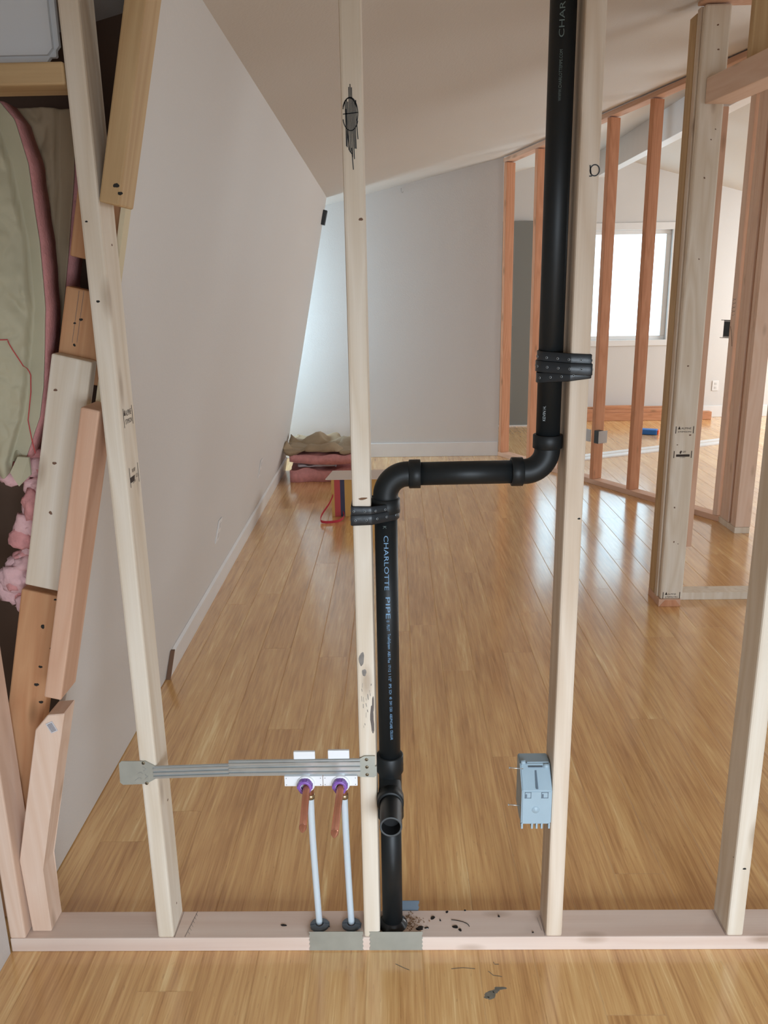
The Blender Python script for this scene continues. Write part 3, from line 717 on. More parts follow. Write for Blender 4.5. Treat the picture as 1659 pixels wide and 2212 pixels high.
# lower-left elbow
bm = B()
c = Vector((PX1 + RB, YP, ZH - RB))
pts = [Vector((PX1, YP, ZH - RB - 0.012))] + arc3(c, (-1, 0, 0), (0, 0, 1), RB, 16) + [Vector((PX1 + RB + 0.012, YP, ZH))]
tube(bm, pts, 0.0262, 36)
lathe(bm, (PX1, YP, ZH - RB - 0.004), (0, 0, -1), [(0, 0.0262), (0.002, RH), (0.030, RH), (0.031, RH - 0.001), (0.031, 0.0243)], 40)
lathe(bm, (PX1 + RB + 0.002, YP, ZH), (1, 0, 0), [(0, 0.0262), (0.002, RH), (0.024, RH), (0.025, RH - 0.001), (0.025, 0.0243)], 40)
D('elbow', bm)
bm = B(); tube(bm, [(0.02, YP, ZH), (0.262, YP, ZH + 0.002)], R, 40); D('level_pipe', bm)
bm = B(); c = Vector((PX2 - RB, YP, ZH + 0.002 + RB))
pts = [Vector((PX2 - RB - 0.012, YP, ZH + 0.002))] + arc3(c, (0, 0, -1), (1, 0, 0), RB, 16) + [Vector((PX2, YP, ZH + 0.002 + RB + 0.012))]
tube(bm, pts, 0.0262, 36)
lathe(bm, (PX2 - RB - 0.002, YP, ZH + 0.002), (-1, 0, 0), [(0, 0.0262), (0.002, RH), (0.024, RH), (0.025, RH - 0.001), (0.025, 0.0243)], 40)
lathe(bm, (PX2, YP, ZH + RB + 0.004), (0, 0, 1), [(0, 0.0262), (0.002, RH), (0.028, RH), (0.029, RH - 0.001), (0.029, 0.0243)], 40)
D('elbow', bm)
bm = B(); tube(bm, [(PX2, YP, 1.22), (PX2, YP, 2.2)], R, 40); upp = D('upper_pipe', bm)
# printed lettering
def P1(s, size, w, a, z, m=M_PRINT): return attach(text_pipe('pipe_lettering', s, size, w, (PX1, YP), a, z, True, m, None, R), mid)
P1('CHARLOTTE', 0.0135, 0.121, -0.20, 1.032); P1('PIPE', 0.0135, 0.049, -0.13, 0.895); P1('®', 0.009, 0.004, -0.10, 0.842)
P1('PLUT', 0.0085, 0.0145, -0.06, 0.832); P1('TrueFitSystem', 0.0085, 0.036, 0.0, 0.811); P1('ABS Plus', 0.0085, 0.0275, -0.02, 0.770)
P1('17112', 0.008, 0.0165, 0.0, 0.7375); P1('1 1/2"', 0.008, 0.018, 0.02, 0.716); P1('IPS', 0.008, 0.0105, 0.03, 0.692); P1('SCH', 0.008, 0.0105, 0.04, 0.6775)
P1('40', 0.008, 0.0065, 0.06, 0.661); P1('DWV', 0.008, 0.0105, 0.06, 0.650); P1('COEX', 0.008, 0.0125, 0.07, 0.636); P1('ABS/PVC/ABS', 0.008, 0.037, 0.07, 0.619); P1('CELLULAR', 0.008, 0.024, 0.10, 0.578)
P1('K', 0.010, 0.006, -0.25, 1.053, M_PRINT2)
def P2(s, size, w, a, z, m=M_PRINT2): return attach(text_pipe('pipe_lettering', s, size, w, (PX2, YP), a, z, False, m, None, R), upp)
P2('KEVIN H.', 0.0085, 0.030, -0.42, 1.268, plain('white_pipe_print', (0.35, 0.40, 0.42), 0.6)); P2('WWW.CHARLOTTEPIPE.COM', 0.0075, 0.084, -0.12, 1.853); P2('CHARLOTTE', 0.0135, 0.121, -0.06, 1.957)

# perforated straps
def wrap_path(circ, rect, grow, n=40):
    """convex outline around circle (cx,cy,r) and rectangle, as loop of points"""
    P = [(circ[0] + (circ[2] + grow) * math.cos(2 * PI * k / n), circ[1] + (circ[2] + grow) * math.sin(2 * PI * k / n)) for k in range(n)]
    x0, x1, y0, y1 = rect
    for (cx_, cy_) in ((x0, y0), (x1, y0), (x1, y1), (x0, y1)):
        P += [(cx_ + grow * math.cos(2 * PI * k / 12), cy_ + grow * math.sin(2 * PI * k / 12)) for k in range(12)]
    P = sorted(set((round(a, 6), round(b, 6)) for a, b in P))
    def cr(o, a, b): return (a[0] - o[0]) * (b[1] - o[1]) - (a[1] - o[1]) * (b[0] - o[0])
    lo = []
    for p in P:
        while len(lo) > 1 and cr(lo[-2], lo[-1], p) <= 0: lo.pop()
        lo.append(p)
    hi = []
    for p in reversed(P):
        while len(hi) > 1 and cr(hi[-2], hi[-1], p) <= 0: hi.pop()
        hi.append(p)
    h = lo[:-1] + hi[:-1]
    # resample
    out = []
    for i in range(len(h)):
        a, b = Vector(h[i]), Vector(h[(i + 1) % len(h)]); k = max(1, int((b - a).length / 0.006))
        out += [a + (b - a) * t / k for t in range(k)]
    return out
def strap(name, label, circ, rect, bands, cat='strap'):
    root = empty(name, (circ[0], circ[1], bands[0][0]), label, cat, 'perforated straps on the pipe')
    for bi, (zc_, hw, tilt, grow) in enumerate(bands):
        loop = wrap_path(circ, rect, grow); n = len(loop); bm = B(); rings = []
        mx = (rect[0] + circ[0]) / 2
        for p in loop:
            z = zc_ + tilt * (p.x - mx)
            c = Vector(((circ[0] + rect[0]) / 2, (rect[2] + rect[3]) / 2)); d = (p - c).normalized() * 0.0016
            rings.append([bm.verts.new(q) for q in ((p.x, p.y, z - hw), (p.x + d.x, p.y + d.y, z - hw + 0.0015), (p.x + d.x * 0.8, p.y + d.y * 0.8, z), (p.x + d.x, p.y + d.y, z + hw - 0.0015), (p.x, p.y, z + hw))])
        for i in range(n):
            a, b = rings[i], rings[(i + 1) % n]
            for k in range(4):
                f = bm.faces.new((a[k], b[k], b[k + 1], a[k + 1])); f.smooth = True
            f = bm.faces.new((a[4], b[4], b[0], a[0]))
        band = attach(obj('strap_band', bm, M_STRAP), root)
        bm = B(); acc = 0.0; nxt = 0.006 + 0.005 * bi
        for i in range(n):
            a, b = loop[i], loop[(i + 1) % n]; L_ = (b - a).length
            while acc + L_ >= nxt:
                q = a + (b - a) * ((nxt - acc) / L_); z = zc_ + tilt * (q.x - mx)
                t = (b - a).normalized(); nn = Vector((t.y, -t.x, 0))
                c = Vector((q.x, q.y, z)) + nn * 0.0017
                lathe(bm, c, nn, [(0.0, 0.0026), (0.0008, 0.0024), (0.0008, 0.0016)], 10, 0)
                lathe(bm, c, nn, [(0.0007, 0.0017), (0.0006, 0.0)], 10, 1)
                nxt += 0.0225
            acc += L_
        attach(obj('eyelets', bm, [M_RIM, M_HOLE]), band)
    return root
strap('pipe_strap', 'black perforated strap binding the pipe to the scribbled stud', (PX1, YP, R), (STX[1], STX[1] + .0381, 0, .089), [(1.0915, 0.0105, -0.02, 0.0018), (1.0740, 0.0115, 0.03, 0.0030)])
strap('pipe_strap', 'black perforated strap wrapped three times round the upper pipe and the circle-marked stud', (PX2, YP, R), (STX[2], STX[2] + .0381, 0, .089),
      [(1.392, 0.0120, -0.06, 0.0015), (1.374, 0.0115, -0.05, 0.0038), (1.358, 0.0105, 0.12, 0.0020)])

# ------------------------------------------------------------------ water supply group
br = empty('mounting_bar', (-0.33, 0, 0.50), 'galvanised telescoping bar screwed across two studs', 'bracket')
def ribbed(bm, x0, x1, z0a, z0b, z1a, z1b, y, nr=3):
    """sheet with pressed ribs running along x; z0a,z1a at x0 and z0b,z1b at x1"""
    prof = [(0, 0), (0.06, 0)]
    for k in range(nr):
        c = (k + 0.62) / (nr + 0.25); prof += [(c - 0.085, 0), (c - 0.045, -0.0035), (c + 0.045, -0.0035), (c + 0.085, 0)]
    prof += [(0.95, 0), (1, 0.002)]
    A = [bm.verts.new((x0, y + d, z0a + (z1a - z0a) * t)) for t, d in prof]; Bv = [bm.verts.new((x1, y + d, z0b + (z1b - z0b) * t)) for t, d in prof]
    A2 = [bm.verts.new((x0, y + d + 0.0012, z0a + (z1a - z0a) * t)) for t, d in prof]; B2 = [bm.verts.new((x1, y + d + 0.0012, z0b + (z1b - z0b) * t)) for t, d in prof]
    n = len(prof)
    for i in range(n - 1):
        bm.faces.new((A[i], Bv[i], Bv[i + 1], A[i + 1])); bm.faces.new((A2[i], A2[i + 1], B2[i + 1], B2[i]))
        bm.faces.new((A[i], A[i + 1], A2[i + 1], A2[i])); bm.faces.new((Bv[i], B2[i], B2[i + 1], Bv[i + 1]))
    bm.faces.new((A[0], A2[0], B2[0], Bv[0])); bm.faces.new((A[-1], Bv[-1], B2[-1], A2[-1]))
bm = B(); ribbed(bm, -0.556, -0.20, 0.4755, 0.486, 0.5065, 0.5165, -0.004); attach(obj('inner_bar', bm, M_ZINC), br)
bm = B(); ribbed(bm, -0.385, -0.092, 0.482, 0.484, 0.5215, 0.5235, -0.0065); outer = attach(obj('outer_bar', bm, M_ZINC), br)
bm = B()
for row in range(3):
    for k in range(24):
        x = -0.315 + 0.0095 * k; z = 0.4895 + 0.0115 * row + 0.006 * (x + 0.385)
        lathe(bm, (x + 0.003 * (row % 2), -0.0066, z), (0, -1, 0), [(0.0, 0.0009), (0.0002, 0.0)], 6)
attach(obj('punched_holes', bm, M_HOLE), outer)
bm = B(); quadprism(bm, [(-0.634, 0.466), (-0.628, 0.460), (-0.575, 0.462), (-0.552, 0.4755), (-0.552, 0.507), (-0.572, 0.5195), (-0.626, 0.520), (-0.632, 0.514)], -0.0035, -0.0015)
lp = attach(obj('end_plate', bm, M_ZINCD), br)
bm = B()
for p in ([(-0.578, 0.505), (-0.572, 0.500), (-0.578, 0.495)], [(-0.576, 0.486), (-0.570, 0.481), (-0.576, 0.476)], [(-0.592, 0.489), (-0.586, 0.492), (-0.581, 0.489)], [(-0.600, 0.470), (-0.590, 0.478), (-0.584, 0.476)]):
    ribbon(bm, [(x, -0.0035, z) for x, z in p], 0.0012, (0, -1, 0), 0.0006)
attach(obj('pressed_marks', bm, M_ZINC), lp)
bm = B(); quadprism(bm, [(-0.098, 0.478), (-0.086, 0.4765), (-0.060, 0.4755), (-0.058, 0.5290), (-0.082, 0.5290), (-0.098, 0.520)], -0.0045, -0.0025)
box(bm, -0.0605, -0.0555, -0.004, 0.012, 0.478, 0.503)
attach(obj('end_plate', bm, M_ZINCD), br)
def screw(bm, c, r=0.0035, m0=0, m1=1):
    lathe(bm, c, (0, -1, 0), [(0, r), (0.001, r * 0.9), (0.0018, r * 0.5), (0.0012, 0.0)], 14, m0)
    box(bm, c[0] - r * 0.55, c[0] + r * 0.55, c[1] - 0.0022, c[1] - 0.0014, c[2] - 0.0005, c[2] + 0.0005, mi=m1); box(bm, c[0] - 0.0005, c[0] + 0.0005, c[1] - 0.0022, c[1] - 0.0014, c[2] - r * 0.55, c[2] + r * 0.55, mi=m1)
for c in ((-0.577, -0.0035, 0.515), (-0.574, -0.0035, 0.4635), (-0.0775, -0.0045, 0.5205), (-0.0772, -0.0045, 0.5015), (-0.0770, -0.0045, 0.4825)):
    bm = B(); screw(bm, c, 0.0040); attach(obj('screw', bm, [M_SCREW, M_HOLE]), br)
def holder(name, label, xc, tab, w0, w1, top):
    root = empty(name, (xc, -0.002, 0.46), label, 'bracket', 'stub-out holders on the metal bar')
    bm = B(); box(bm, tab[0], tab[1], -0.004, 0.004, 0.515, top, 0.002)
    box(bm, tab[0] + 0.004, tab[1] - 0.004, 0.001, 0.004, 0.47, 0.52)
    box(bm, w0, w1, -0.0115, -0.0035, 0.4585, 0.4835, 0.0012)
    lathe(bm, (xc + 0.001, -0.0125, 0.4650), (0, -1, 0), [(-0.009, 0.0205), (0.002, 0.0205), (0.0035, 0.0190), (0.0035, 0.0)], 32)
    attach(obj('white_body', bm, M_WHITE), root)
    for x in (w0 + 0.0045, w1 - 0.0045):
        for z in (0.4625, 0.4790):
            bm = B(); lathe(bm, (x, -0.0116, z), (0, -1, 0), [(0, 0.0010), (0.0002, 0)], 8); attach(obj('pin_hole', bm, M_HOLE), root)
    bm = B(); lathe(bm, (xc, -0.0155, 0.4655), (0, -1, 0), [(0, 0.0165), (0.012, 0.0160), (0.014, 0.0148), (0.014, 0.0098), (0.004, 0.0092)], 32)
    for a in range(6):
        T = Matrix.Translation((xc, -0.022, 0.4655)) @ Matrix.Rotation(a * PI / 3 + 0.5, 4, 'Y'); box(bm, -0.0035, 0.0035, -0.006, 0.006, 0.0155, 0.0172, 0.0004, T=T)
    attach(obj('locking_ring', bm, M_PURP, label='purple locking ring'), root)
    bm = B(); lathe(bm, (xc, -0.026, 0.4650), (0, -1, 0), [(0, 0.0099), (0.0005, 0.0099), (0.0005, 0.0086)], 28); attach(obj('washer', bm, M_WHITE), root)
holder('stub_holder', 'left white holder with purple ring on the metal bar', -0.215, (-0.240, -0.192), -0.262, -0.1765, 0.5405)
holder('stub_holder', 'right white holder with purple ring on the metal bar, beside the strapped stud', -0.137, (-0.1635, -0.1155), -0.1755, -0.0985, 0.5430)
def copper(label, xr, xt, yt, zt, xd):
    root = empty('copper_stub', (xr, 0.03, 0.46), label, 'pipe', 'copper stub-outs')
    bm = B(); r = 0.0080
    a = Vector((xr + 0.002, 0.022, 0.4665)); tip = Vector((xt, yt, zt)); d = (tip - a).normalized()
    el = arc3(Vector((xr + 0.003, 0.022, 0.4485)), (0, 0, 1), (0, 1, 0), 0.018, 10)
    pts = [Vector((xr + 0.004, 0.040, 0.40))] + list(reversed(el)); pts += [a + d * 0.02, tip - d * 0.016]
    tube(bm, pts, r, 24)
    attach(obj('copper_tube', bm, M_COP), root)
    bm = B(); lathe(bm, tip - d * 0.0175, d, [(0, 0.0079), (0.001, 0.0084), (0.005, 0.0080), (0.011, 0.0050), (0.0155, 0.0022), (0.0175, 0.0006)], 24); attach(obj('pinched_tip', bm, M_COP), root)
    bm = B(); lathe(bm, (xr + 0.004, 0.040, 0.394), (0, 0, 1), [(-0.001, 0.0082), (-0.001, 0.0094), (0.010, 0.0094), (0.0105, 0.0082)], 24); attach(obj('crimp_ring', bm, M_BRASS, label='brass crimp ring'), root)
copper('left copper stub with pinched tip poking out of the left purple ring', -0.215, -0.2065, -0.160, 0.448, 0)
copper('right copper stub with pinched tip poking out of the right purple ring', -0.137, -0.1395, -0.180, 0.450, 0)
def pexp(label, x0, x1, y1, xm):
    bm = B(); pts = bez((x0, 0.040, 0.402), (xm, 0.041, 0.30), (x1 - 0.004, 0.046, 0.16), (x1, y1, 0.0385), 30); tube(bm, pts, 0.00795, 24)
    tag(obj('water_tube', bm, M_PEX, None), label, 'pipe', 'white supply tubes')
pexp('white plastic supply tube below the left copper stub', -0.211, -0.2045, 0.043, -0.2135)
pexp('bluish white supply tube below the right copper stub, next to the strapped stud', -0.133, -0.1265, 0.043, -0.133)
def collar(label, x, y, rz):
    root = empty('tube_collar', (x, y, 0.038), label, 'fitting', 'slate collars on the plate', rz)
    for s, nm in ((1, 0), (-1, 1)):
        bm = B(); out = []
        for k in range(13):
            a = PI * k / 12; out.append((0.0225 * math.cos(a), 0.0195 * math.sin(a)))
        inn = [(0.0092 * math.cos(PI * k / 12), 0.0092 * math.sin(PI * k / 12)) for k in range(13)]
        vo = [[bm.verts.new((px, s * (py + 0.001), zz)) for px, py in out] for zz in (0, 0.0055)]
        vi = [[bm.verts.new((px, s * (py + 0.001), zz)) for px, py in inn] for zz in (0, 0.0075)]
        for k in range(12):
            bm.faces.new((vo[0][k], vo[0][k + 1], vo[1][k + 1], vo[1][k])); bm.faces.new((vi[0][k], vi[1][k], vi[1][k + 1], vi[0][k + 1]))
            bm.faces.new((vo[1][k], vo[1][k + 1], vi[1][k + 1], vi[1][k])); bm.faces.new((vo[0][k], vi[0][k], vi[0][k + 1], vo[0][k + 1]))
        for k in (0, 12): bm.faces.new((vo[0][k], vo[1][k], vi[1][k], vi[0][k]))
        box(bm, 0.019, 0.024, s * 0.001 if s > 0 else -0.007, 0.007 if s > 0 else -0.001, 0, 0.004)
        obj('half_ring', bm, M_COLLAR, root)
collar('slate grey collar round the left supply tube on the plate', -0.2035, 0.038, 0.12); collar('slate grey collar round the right supply tube on the plate', -0.1265, 0.039, -0.1)

# nail plates
def nailplate(label, x0, x1, y0, y1, z0, z1, m=M_ZINCD):
    bm = B(); pts = []
    n = 8
    pts = [(x0, z1), (x1, z1)] + [(x1 - (0.0025 if k % 2 else 0), z1 - (z1 - z0) * (k + 1) / (n + 1)) for k in range(n)] + [(x1, z0), (x0, z0)] + [(x0 + (0.0025 if k % 2 else 0), z0 + (z1 - z0) * (k + 1) / (n + 1)) for k in range(n)]
    quadprism(bm, pts, y0, y1); o = tag(obj('nail_plate', bm, m), label, 'metal plate', 'steel nail plates on the bottom plate'); return o
nailplate('steel nail plate on the plate edge below the two white supply tubes', -0.2255, -0.0960, -0.0018, -0.0006, 0.003, 0.0565)
nailplate('steel nail plate on the plate edge below the black pipe', -0.0815, 0.0455, -0.0018, -0.0006, 0.003, 0.0555)
nailplate('grey nail plate on the back of the plate, peeking out right of the pipe', -0.050, 0.0395, 0.0895, 0.0910, 0.006, 0.065, M_COLLAR)

# glue drips on the plate and smudges on the floor
dr_l = [((0.0395, 0.029, 0.0382), 0.010, 0.007), ((0.056, 0.030, 0.0382), 0.005, 0.003), ((0.072, 0.063, 0.0382), 0.006, 0.0055), ((0.108, 0.082, 0.0382), 0.0038, 0.0035), ((0.125, 0.033, 0.0382), 0.009, 0.004), ((0.136, 0.023, 0.0382), 0.0035, 0.005),
        ((0.153, 0.092 - 0.005, 0.0382), 0.003, 0.002), ((0.234, 0.067, 0.0382), 0.003, 0.003), ((0.309, 0.014, 0.0382), 0.0022, 0.0022), ((0.090, 0.054, 0.0382), 0.002, 0.003), ((-0.2915, 0.040, 0.0382), 0.008, 0.003)]
dl = ['large black glue splat on the plate just right of the black pipe', 'small black glue fleck beside the largest splat', 'round black glue drop behind the largest splat', 'small black glue drop near the back edge of the plate',
      'long black glue drop inside the curled glue thread', 'black glue drop at the front end of the curled thread', 'flat black glue fleck at the back edge of the plate', 'lone round glue drop midway between pipe and right stud',
      'tiny black glue dot at the front near the stud with the box', 'tiny black glue speck between two larger drops', 'black glue fleck on the plate left of the supply tubes']
for i, ((c, a, b), lb) in enumerate(zip(dr_l, dl)):
    bm = B(); blob(bm, (c[0], c[1], 0.0381), a, b, 'z', i + 20, h=0.0016); tag(obj('glue_drop', bm, M_GLUE), lb, 'glue', 'black glue drops on the bottom plate')
bm = B(); tube(bm, [Vector((0.117 + 0.021 * (1 - math.cos(t)) , 0.055 - 0.022 * (t / PI) + 0.007 * math.sin(t), 0.0388)) for t in [k * PI / 14 for k in range(15)]], 0.0008, 8)
tag(obj('glue_thread', bm, M_GLUE), 'thin curled thread of black glue on the plate right of the pipe', 'glue')
bm = B()
rr = random.Random(11)
for k in range(150):
    x = 0.004 + abs(rr.gauss(0, 0.018)); y = 0.052 + rr.gauss(0, 0.013)
    if y > 0.085 or y < 0.01 or (x - PX1) ** 2 + (y - YP) ** 2 < 0.0375 ** 2: continue
    s = rr.uniform(0.0006, 0.0016); box(bm, x - s, x + s, y - s * 0.6, y + s * 0.6, 0.0381, 0.0381 + s)
tag(obj('sawdust', bm, M_DUST), 'brown sawdust scattered beside the foot of the black pipe', 'sawdust', None, 'stuff')
bm = B()
for (x, y, a, b, sd) in ((0.193, -0.128, 0.011, 0.014, 1), (0.205, -0.118, 0.009, 0.006, 2), (0.217, -0.110, 0.012, 0.005, 4), (0.184, -0.135, 0.006, 0.004, 7)): blob(bm, (x, y, 0.0), a, b, 'z', sd, h=0.00025)
tag(obj('floor_smudge', bm, M_SMUDGE), 'grey smudge on the floor in front of the plate, near bottom centre', 'smudge')
for p, lb in (([(0.11, -0.055, 0), (0.137, -0.052, 0), (0.165, -0.055, 0)], 'long level dark scuff line on the floor right of the nail plates'),
              ([(0.195, -0.062, 0), (0.205, -0.074, 0), (0.225, -0.078, 0)], 'bent dark scuff line just above the grey floor smudge'),
              ([(-0.02, -0.04, 0), (0.0, -0.052, 0), (0.012, -0.058, 0)], 'slanting dark scuff line on the floor below the black pipe'),
              ([(0.21, -0.035, 0), (0.212, -0.042, 0), (0.222, -0.042, 0)], 'tiny hooked dark scuff on the floor close to the plate')):
    bm = B(); ribbon(bm, p, 0.0016, (0, 0, 1), 0.0004)
    tag(obj('scuff_mark', bm, M_SMUDGE), lb, 'smudge', 'dark scuffs on the near floor')

# ------------------------------------------------------------------ blue-grey electrical box on stud C
eb = empty('electrical_box', (0.30, 0.02, 0.42), 'blue-grey plastic electrical box nailed to the left side of a stud', 'box')
bm = B(); x0, x1 = 0.268, 0.3355; z0, z1 = 0.353, 0.452
prof = [(-0.012, z0 + 0.004), (-0.012, z1 - 0.010), (0.030, 0.4885), (0.070, 0.4885), (0.070, z0 + 0.012), (0.02, z0)]
A = [bm.verts.new((x0, y, z)) for y, z in prof]; Bv = [bm.verts.new((x1, y, z)) for y, z in prof]
bm.faces.new(A); bm.faces.new(list(reversed(Bv)))
for i in range(len(prof)): bm.faces.new((A[i], Bv[i], Bv[(i + 1) % len(prof)], A[(i + 1) % len(prof)]))
bmesh.ops.bevel(bm, geom=list(bm.edges), offset=0.0025, segments=2, affect='EDGES')
# ribs along the lower rim and raised disc on the front
for x in (0.270, 0.2925, 0.303, 0.3145, 0.331): box(bm, x - 0.0016, x + 0.0028, -0.012, 0.004, z0 - 0.008, z0 + 0.006, 0.0008)
lathe(bm, (0.300, -0.012, 0.394), (0, -1, 0), [(0, 0.0088), (0.0012, 0.0080), (0.0012, 0.0045), (0.003, 0.003), (0.003, 0.0)], 24)
lathe(bm, (0.2745, 0.030, 0.489), (1, 0, 0), [(-0.004, 0.0), (-0.004, 0.0052), (0.006, 0.0052), (0.006, 0)], 18); lathe(bm, (0.327, 0.026, 0.482), (1, 0, 0), [(-0.006, 0.0), (-0.006, 0.0058), (0.006, 0.0058), (0.006, 0)], 18)
attach(obj('box_body', bm, M_BLUEBOX), eb)
bm = B()
for (a, b) in ((0.2745, 0.289), (0.3115, 0.327)):
    for (q0, q1, r0, r1) in ((a, b, 0.4385, 0.4395), (a, b, 0.4245, 0.4255), (a, a + 0.0012, 0.4245, 0.4395), (b - 0.0012, b, 0.4245, 0.4395)): box(bm, q0, q1, -0.0128, -0.0118, r0, r1)
    box(bm, a + 0.001, a + 0.005, -0.0130, -0.0118, 0.4265, 0.4345)
T = Matrix.Translation((0.302, 0.010, 0.4655)) @ Matrix.Rotation(math.radians(41), 4, 'X'); box(bm, -0.0022, 0.0022, -0.028, 0.028, -0.001, 0.0022, T=T)
box(bm, 0.280, 0.284, 0.026, 0.030, 0.4870, 0.4900); box(bm, 0.286, 0.3185, 0.020, 0.024, 0.4815, 0.4838)
attach(obj('moulded_slots', bm, M_BLUEDK), eb)
for z in (0.489, 0.394):
    bm = B(); tube(bm, [(0.242, 0.004, z + 0.003), (0.272, 0.006, z - 0.001)], 0.0011, 10); lathe(bm, (0.2415, 0.004, z + 0.003), (-1, 0, 0), [(0, 0.0026), (0.0015, 0.0026), (0.0018, 0)], 14)
    attach(obj('nail', bm, M_ZINC), eb)

# ------------------------------------------------------------------ things on the leaning wall
WN = Vector((1, 0, -0.238)).normalized(); WU = Vector((0.238, 0, 1)).normalized(); WY = Vector((0, 1, 0))
def wallplate(name, label, y, z, w, h, m, dark=None, t=0.006, cat='outlet', group=None):
    c = Vector((wall_x(y, z), y, z)); bm = B(); T = Matrix((WY, WU, WN)).transposed().to_4x4(); T.translation = c
    box(bm, -w / 2, w / 2, -h / 2, h / 2, 0.0002, t, 0.002, T=T)
    o = tag(obj(name, bm, m), label, cat, group)
    if dark:
        bm = B()
        for s in (-1, 1): box(bm, -w * 0.22, w * 0.22, s * h * 0.22 - h * 0.12, s * h * 0.22 + h * 0.12, t * 0.98, t + 0.0012, 0.0005, T=T)
        attach(obj('socket', bm, dark), o)
    return o
wallplate('wall_outlet', 'nearer white outlet cover low on the leaning wall', 2.17, 0.41, 0.074, 0.118, M_TRIM, plain('pale_grey_plastic', (0.55, 0.54, 0.53), 0.5), group='outlet covers on the leaning wall')
wallplate('wall_outlet', 'farther white outlet cover low on the leaning wall', 3.52, 0.42, 0.074, 0.118, M_TRIM, bpy.data.materials['pale_grey_plastic'], group='outlet covers on the leaning wall')
wallplate('wall_box', 'small dark device high at the far end of the leaning wall', 5.20, 2.05, 0.07, 0.11, M_DARKSTEEL, t=0.03, cat='box')
bm = B(); tube(bm, [(0.058, YF - 0.012, 2.318), (0.056, YF - 0.013, 2.295), (0.062, YF - 0.013, 2.283), (0.071, YF - 0.013, 2.284), (0.074, YF - 0.012, 2.291)], 0.0022, 8); tube(bm, [(0.058, YF, 2.317), (0.058, YF - 0.012, 2.317)], 0.003, 8)
tag(obj('wall_hook', bm, M_STEELBOX), 'small curved hook high on the far wall', 'hook')

# ------------------------------------------------------------------ insulation pile and red box in the far left corner
ip = empty('insulation_pile_slab', (-0.65, 5.1, 0), 'lower pink batt slab lying on the floor in the far left corner', 'insulation', 'insulation slabs in the far corner')
def slabm(bm, cx_, cy_, sx, sy, z0, z1, rz, seed, amp=0.02, curl=0.0, mi=0):
    n = 22; V = {}
    ca, sa = math.cos(rz), math.sin(rz)
    def pt(u, v, top):
        x = (u - .5) * sx; y = (v - .5) * sy; z = (z1 if top else z0)
        if top: z += amp * nz((u * 3, v * 3, seed), 1.4) + curl * ((u - .5) ** 2 * 2 + v * 0.6)
        else: z += curl * ((u - .5) ** 2 * 2 + v * 0.6) * 0.9
        wob = amp * 0.6
        X = cx_ + ca * x - sa * y + wob * nz((u * 5, v * 5, seed + 4), 1.0); Y = cy_ + sa * x + ca * y + wob * nz((u * 5, v * 5, seed + 8), 1.0)
        return (X, Y, max(z, 0.001))
    for t in (0, 1):
        for i in range(n + 1):
            for j in range(n + 1): V[t, i, j] = bm.verts.new(pt(i / n, j / n, t))
    fs = []
    for t in (0, 1):
        for i in range(n):
            for j in range(n): fs.append(bm.faces.new((V[t, i, j], V[t, i + 1, j], V[t, i + 1, j + 1], V[t, i, j + 1])))
    for k in range(n):
        for q in (0, n):
            fs.append(bm.faces.new((V[0, k, q], V[0, k + 1, q], V[1, k + 1, q], V[1, k, q]))); fs.append(bm.faces.new((V[0, q, k], V[0, q, k + 1], V[1, q, k + 1], V[1, q, k])))
    for f in fs: f.smooth = True; f.material_index = mi
bm = B(); slabm(bm, -0.60, 5.12, 0.56, 0.46, 0.001, 0.10, 0.03, 1.0, 0.03); attach(obj('fibreglass_core', bm, M_PINK), ip)
bm = B(); slabm(bm, -0.66, 5.10, 0.30, 0.34, 0.118, 0.124, 0.05, 2.0, 0.03); attach(obj('paper_facing', bm, M_TAG), ip)
iq = empty('insulation_pile_top', (-0.6, 5.15, 0.15), 'upper pink batt with crumpled tan paper, lying on the lower slab', 'insulation', 'insulation slabs in the far corner')
bm = B(); slabm(bm, -0.56, 5.12, 0.58, 0.50, 0.145, 0.215, -0.10, 5.0, 0.03, 0.05); attach(obj('fibreglass_core', bm, M_PINK), iq)
bm = B(); slabm(bm, -0.59, 5.15, 0.62, 0.52, 0.245, 0.252, -0.12, 8.0, 0.10, 0.05); attach(obj('kraft_facing', bm, M_KRAFT2), iq)

rb = empty('striped_carton', (-0.42, 3.95, 0), 'carton with ochre, red and navy stripes standing behind the strapped stud', 'box')
bm = B(); y0, y1 = 3.84, 4.06; xs = [(-0.455, -0.435, 0), (-0.435, -0.395, 1), (-0.395, -0.365, 2), (-0.365, -0.13, 0)]
for a, b, mi in xs: box(bm, a, b, y0, y1, 0.001, 0.262, mi=mi)
attach(obj('carton_body', bm, [M_YCARD, M_RED, M_NAVY]), rb)
bm = B(); T = Matrix.Translation((-0.295, 3.95, 0.268)) @ Matrix.Rotation(-0.03, 4, 'Y') @ Matrix.Rotation(-0.12, 4, 'Z'); box(bm, -0.185, 0.185, -0.13, 0.13, -0.003, 0.004, 0.001, T=T); attach(obj('lid', bm, M_CARD), rb)
bm = B(); sp = [(-0.445, 3.835, 0.15), (-0.47, 3.80, 0.10), (-0.515, 3.73, 0.045), (-0.522, 3.69, 0.012), (-0.49, 3.67, 0.006), (-0.43, 3.68, 0.006), (-0.385, 3.71, 0.01), (-0.37, 3.78, 0.02), (-0.38, 3.83, 0.03)]
pv = [Vector(p) for p in sp]
sm = []
for i in range(len(pv) - 1):
    a0 = pv[max(i - 1, 0)]; a1 = pv[i]; a2 = pv[i + 1]; a3 = pv[min(i + 2, len(pv) - 1)]
    for k in range(5):
        t = k / 5; sm.append(0.5 * ((2 * a1) + (a2 - a0) * t + (2 * a0 - 5 * a1 + 4 * a2 - a3) * t * t + (3 * a1 - a0 - 3 * a2 + a3) * t ** 3))
sm.append(pv[-1])
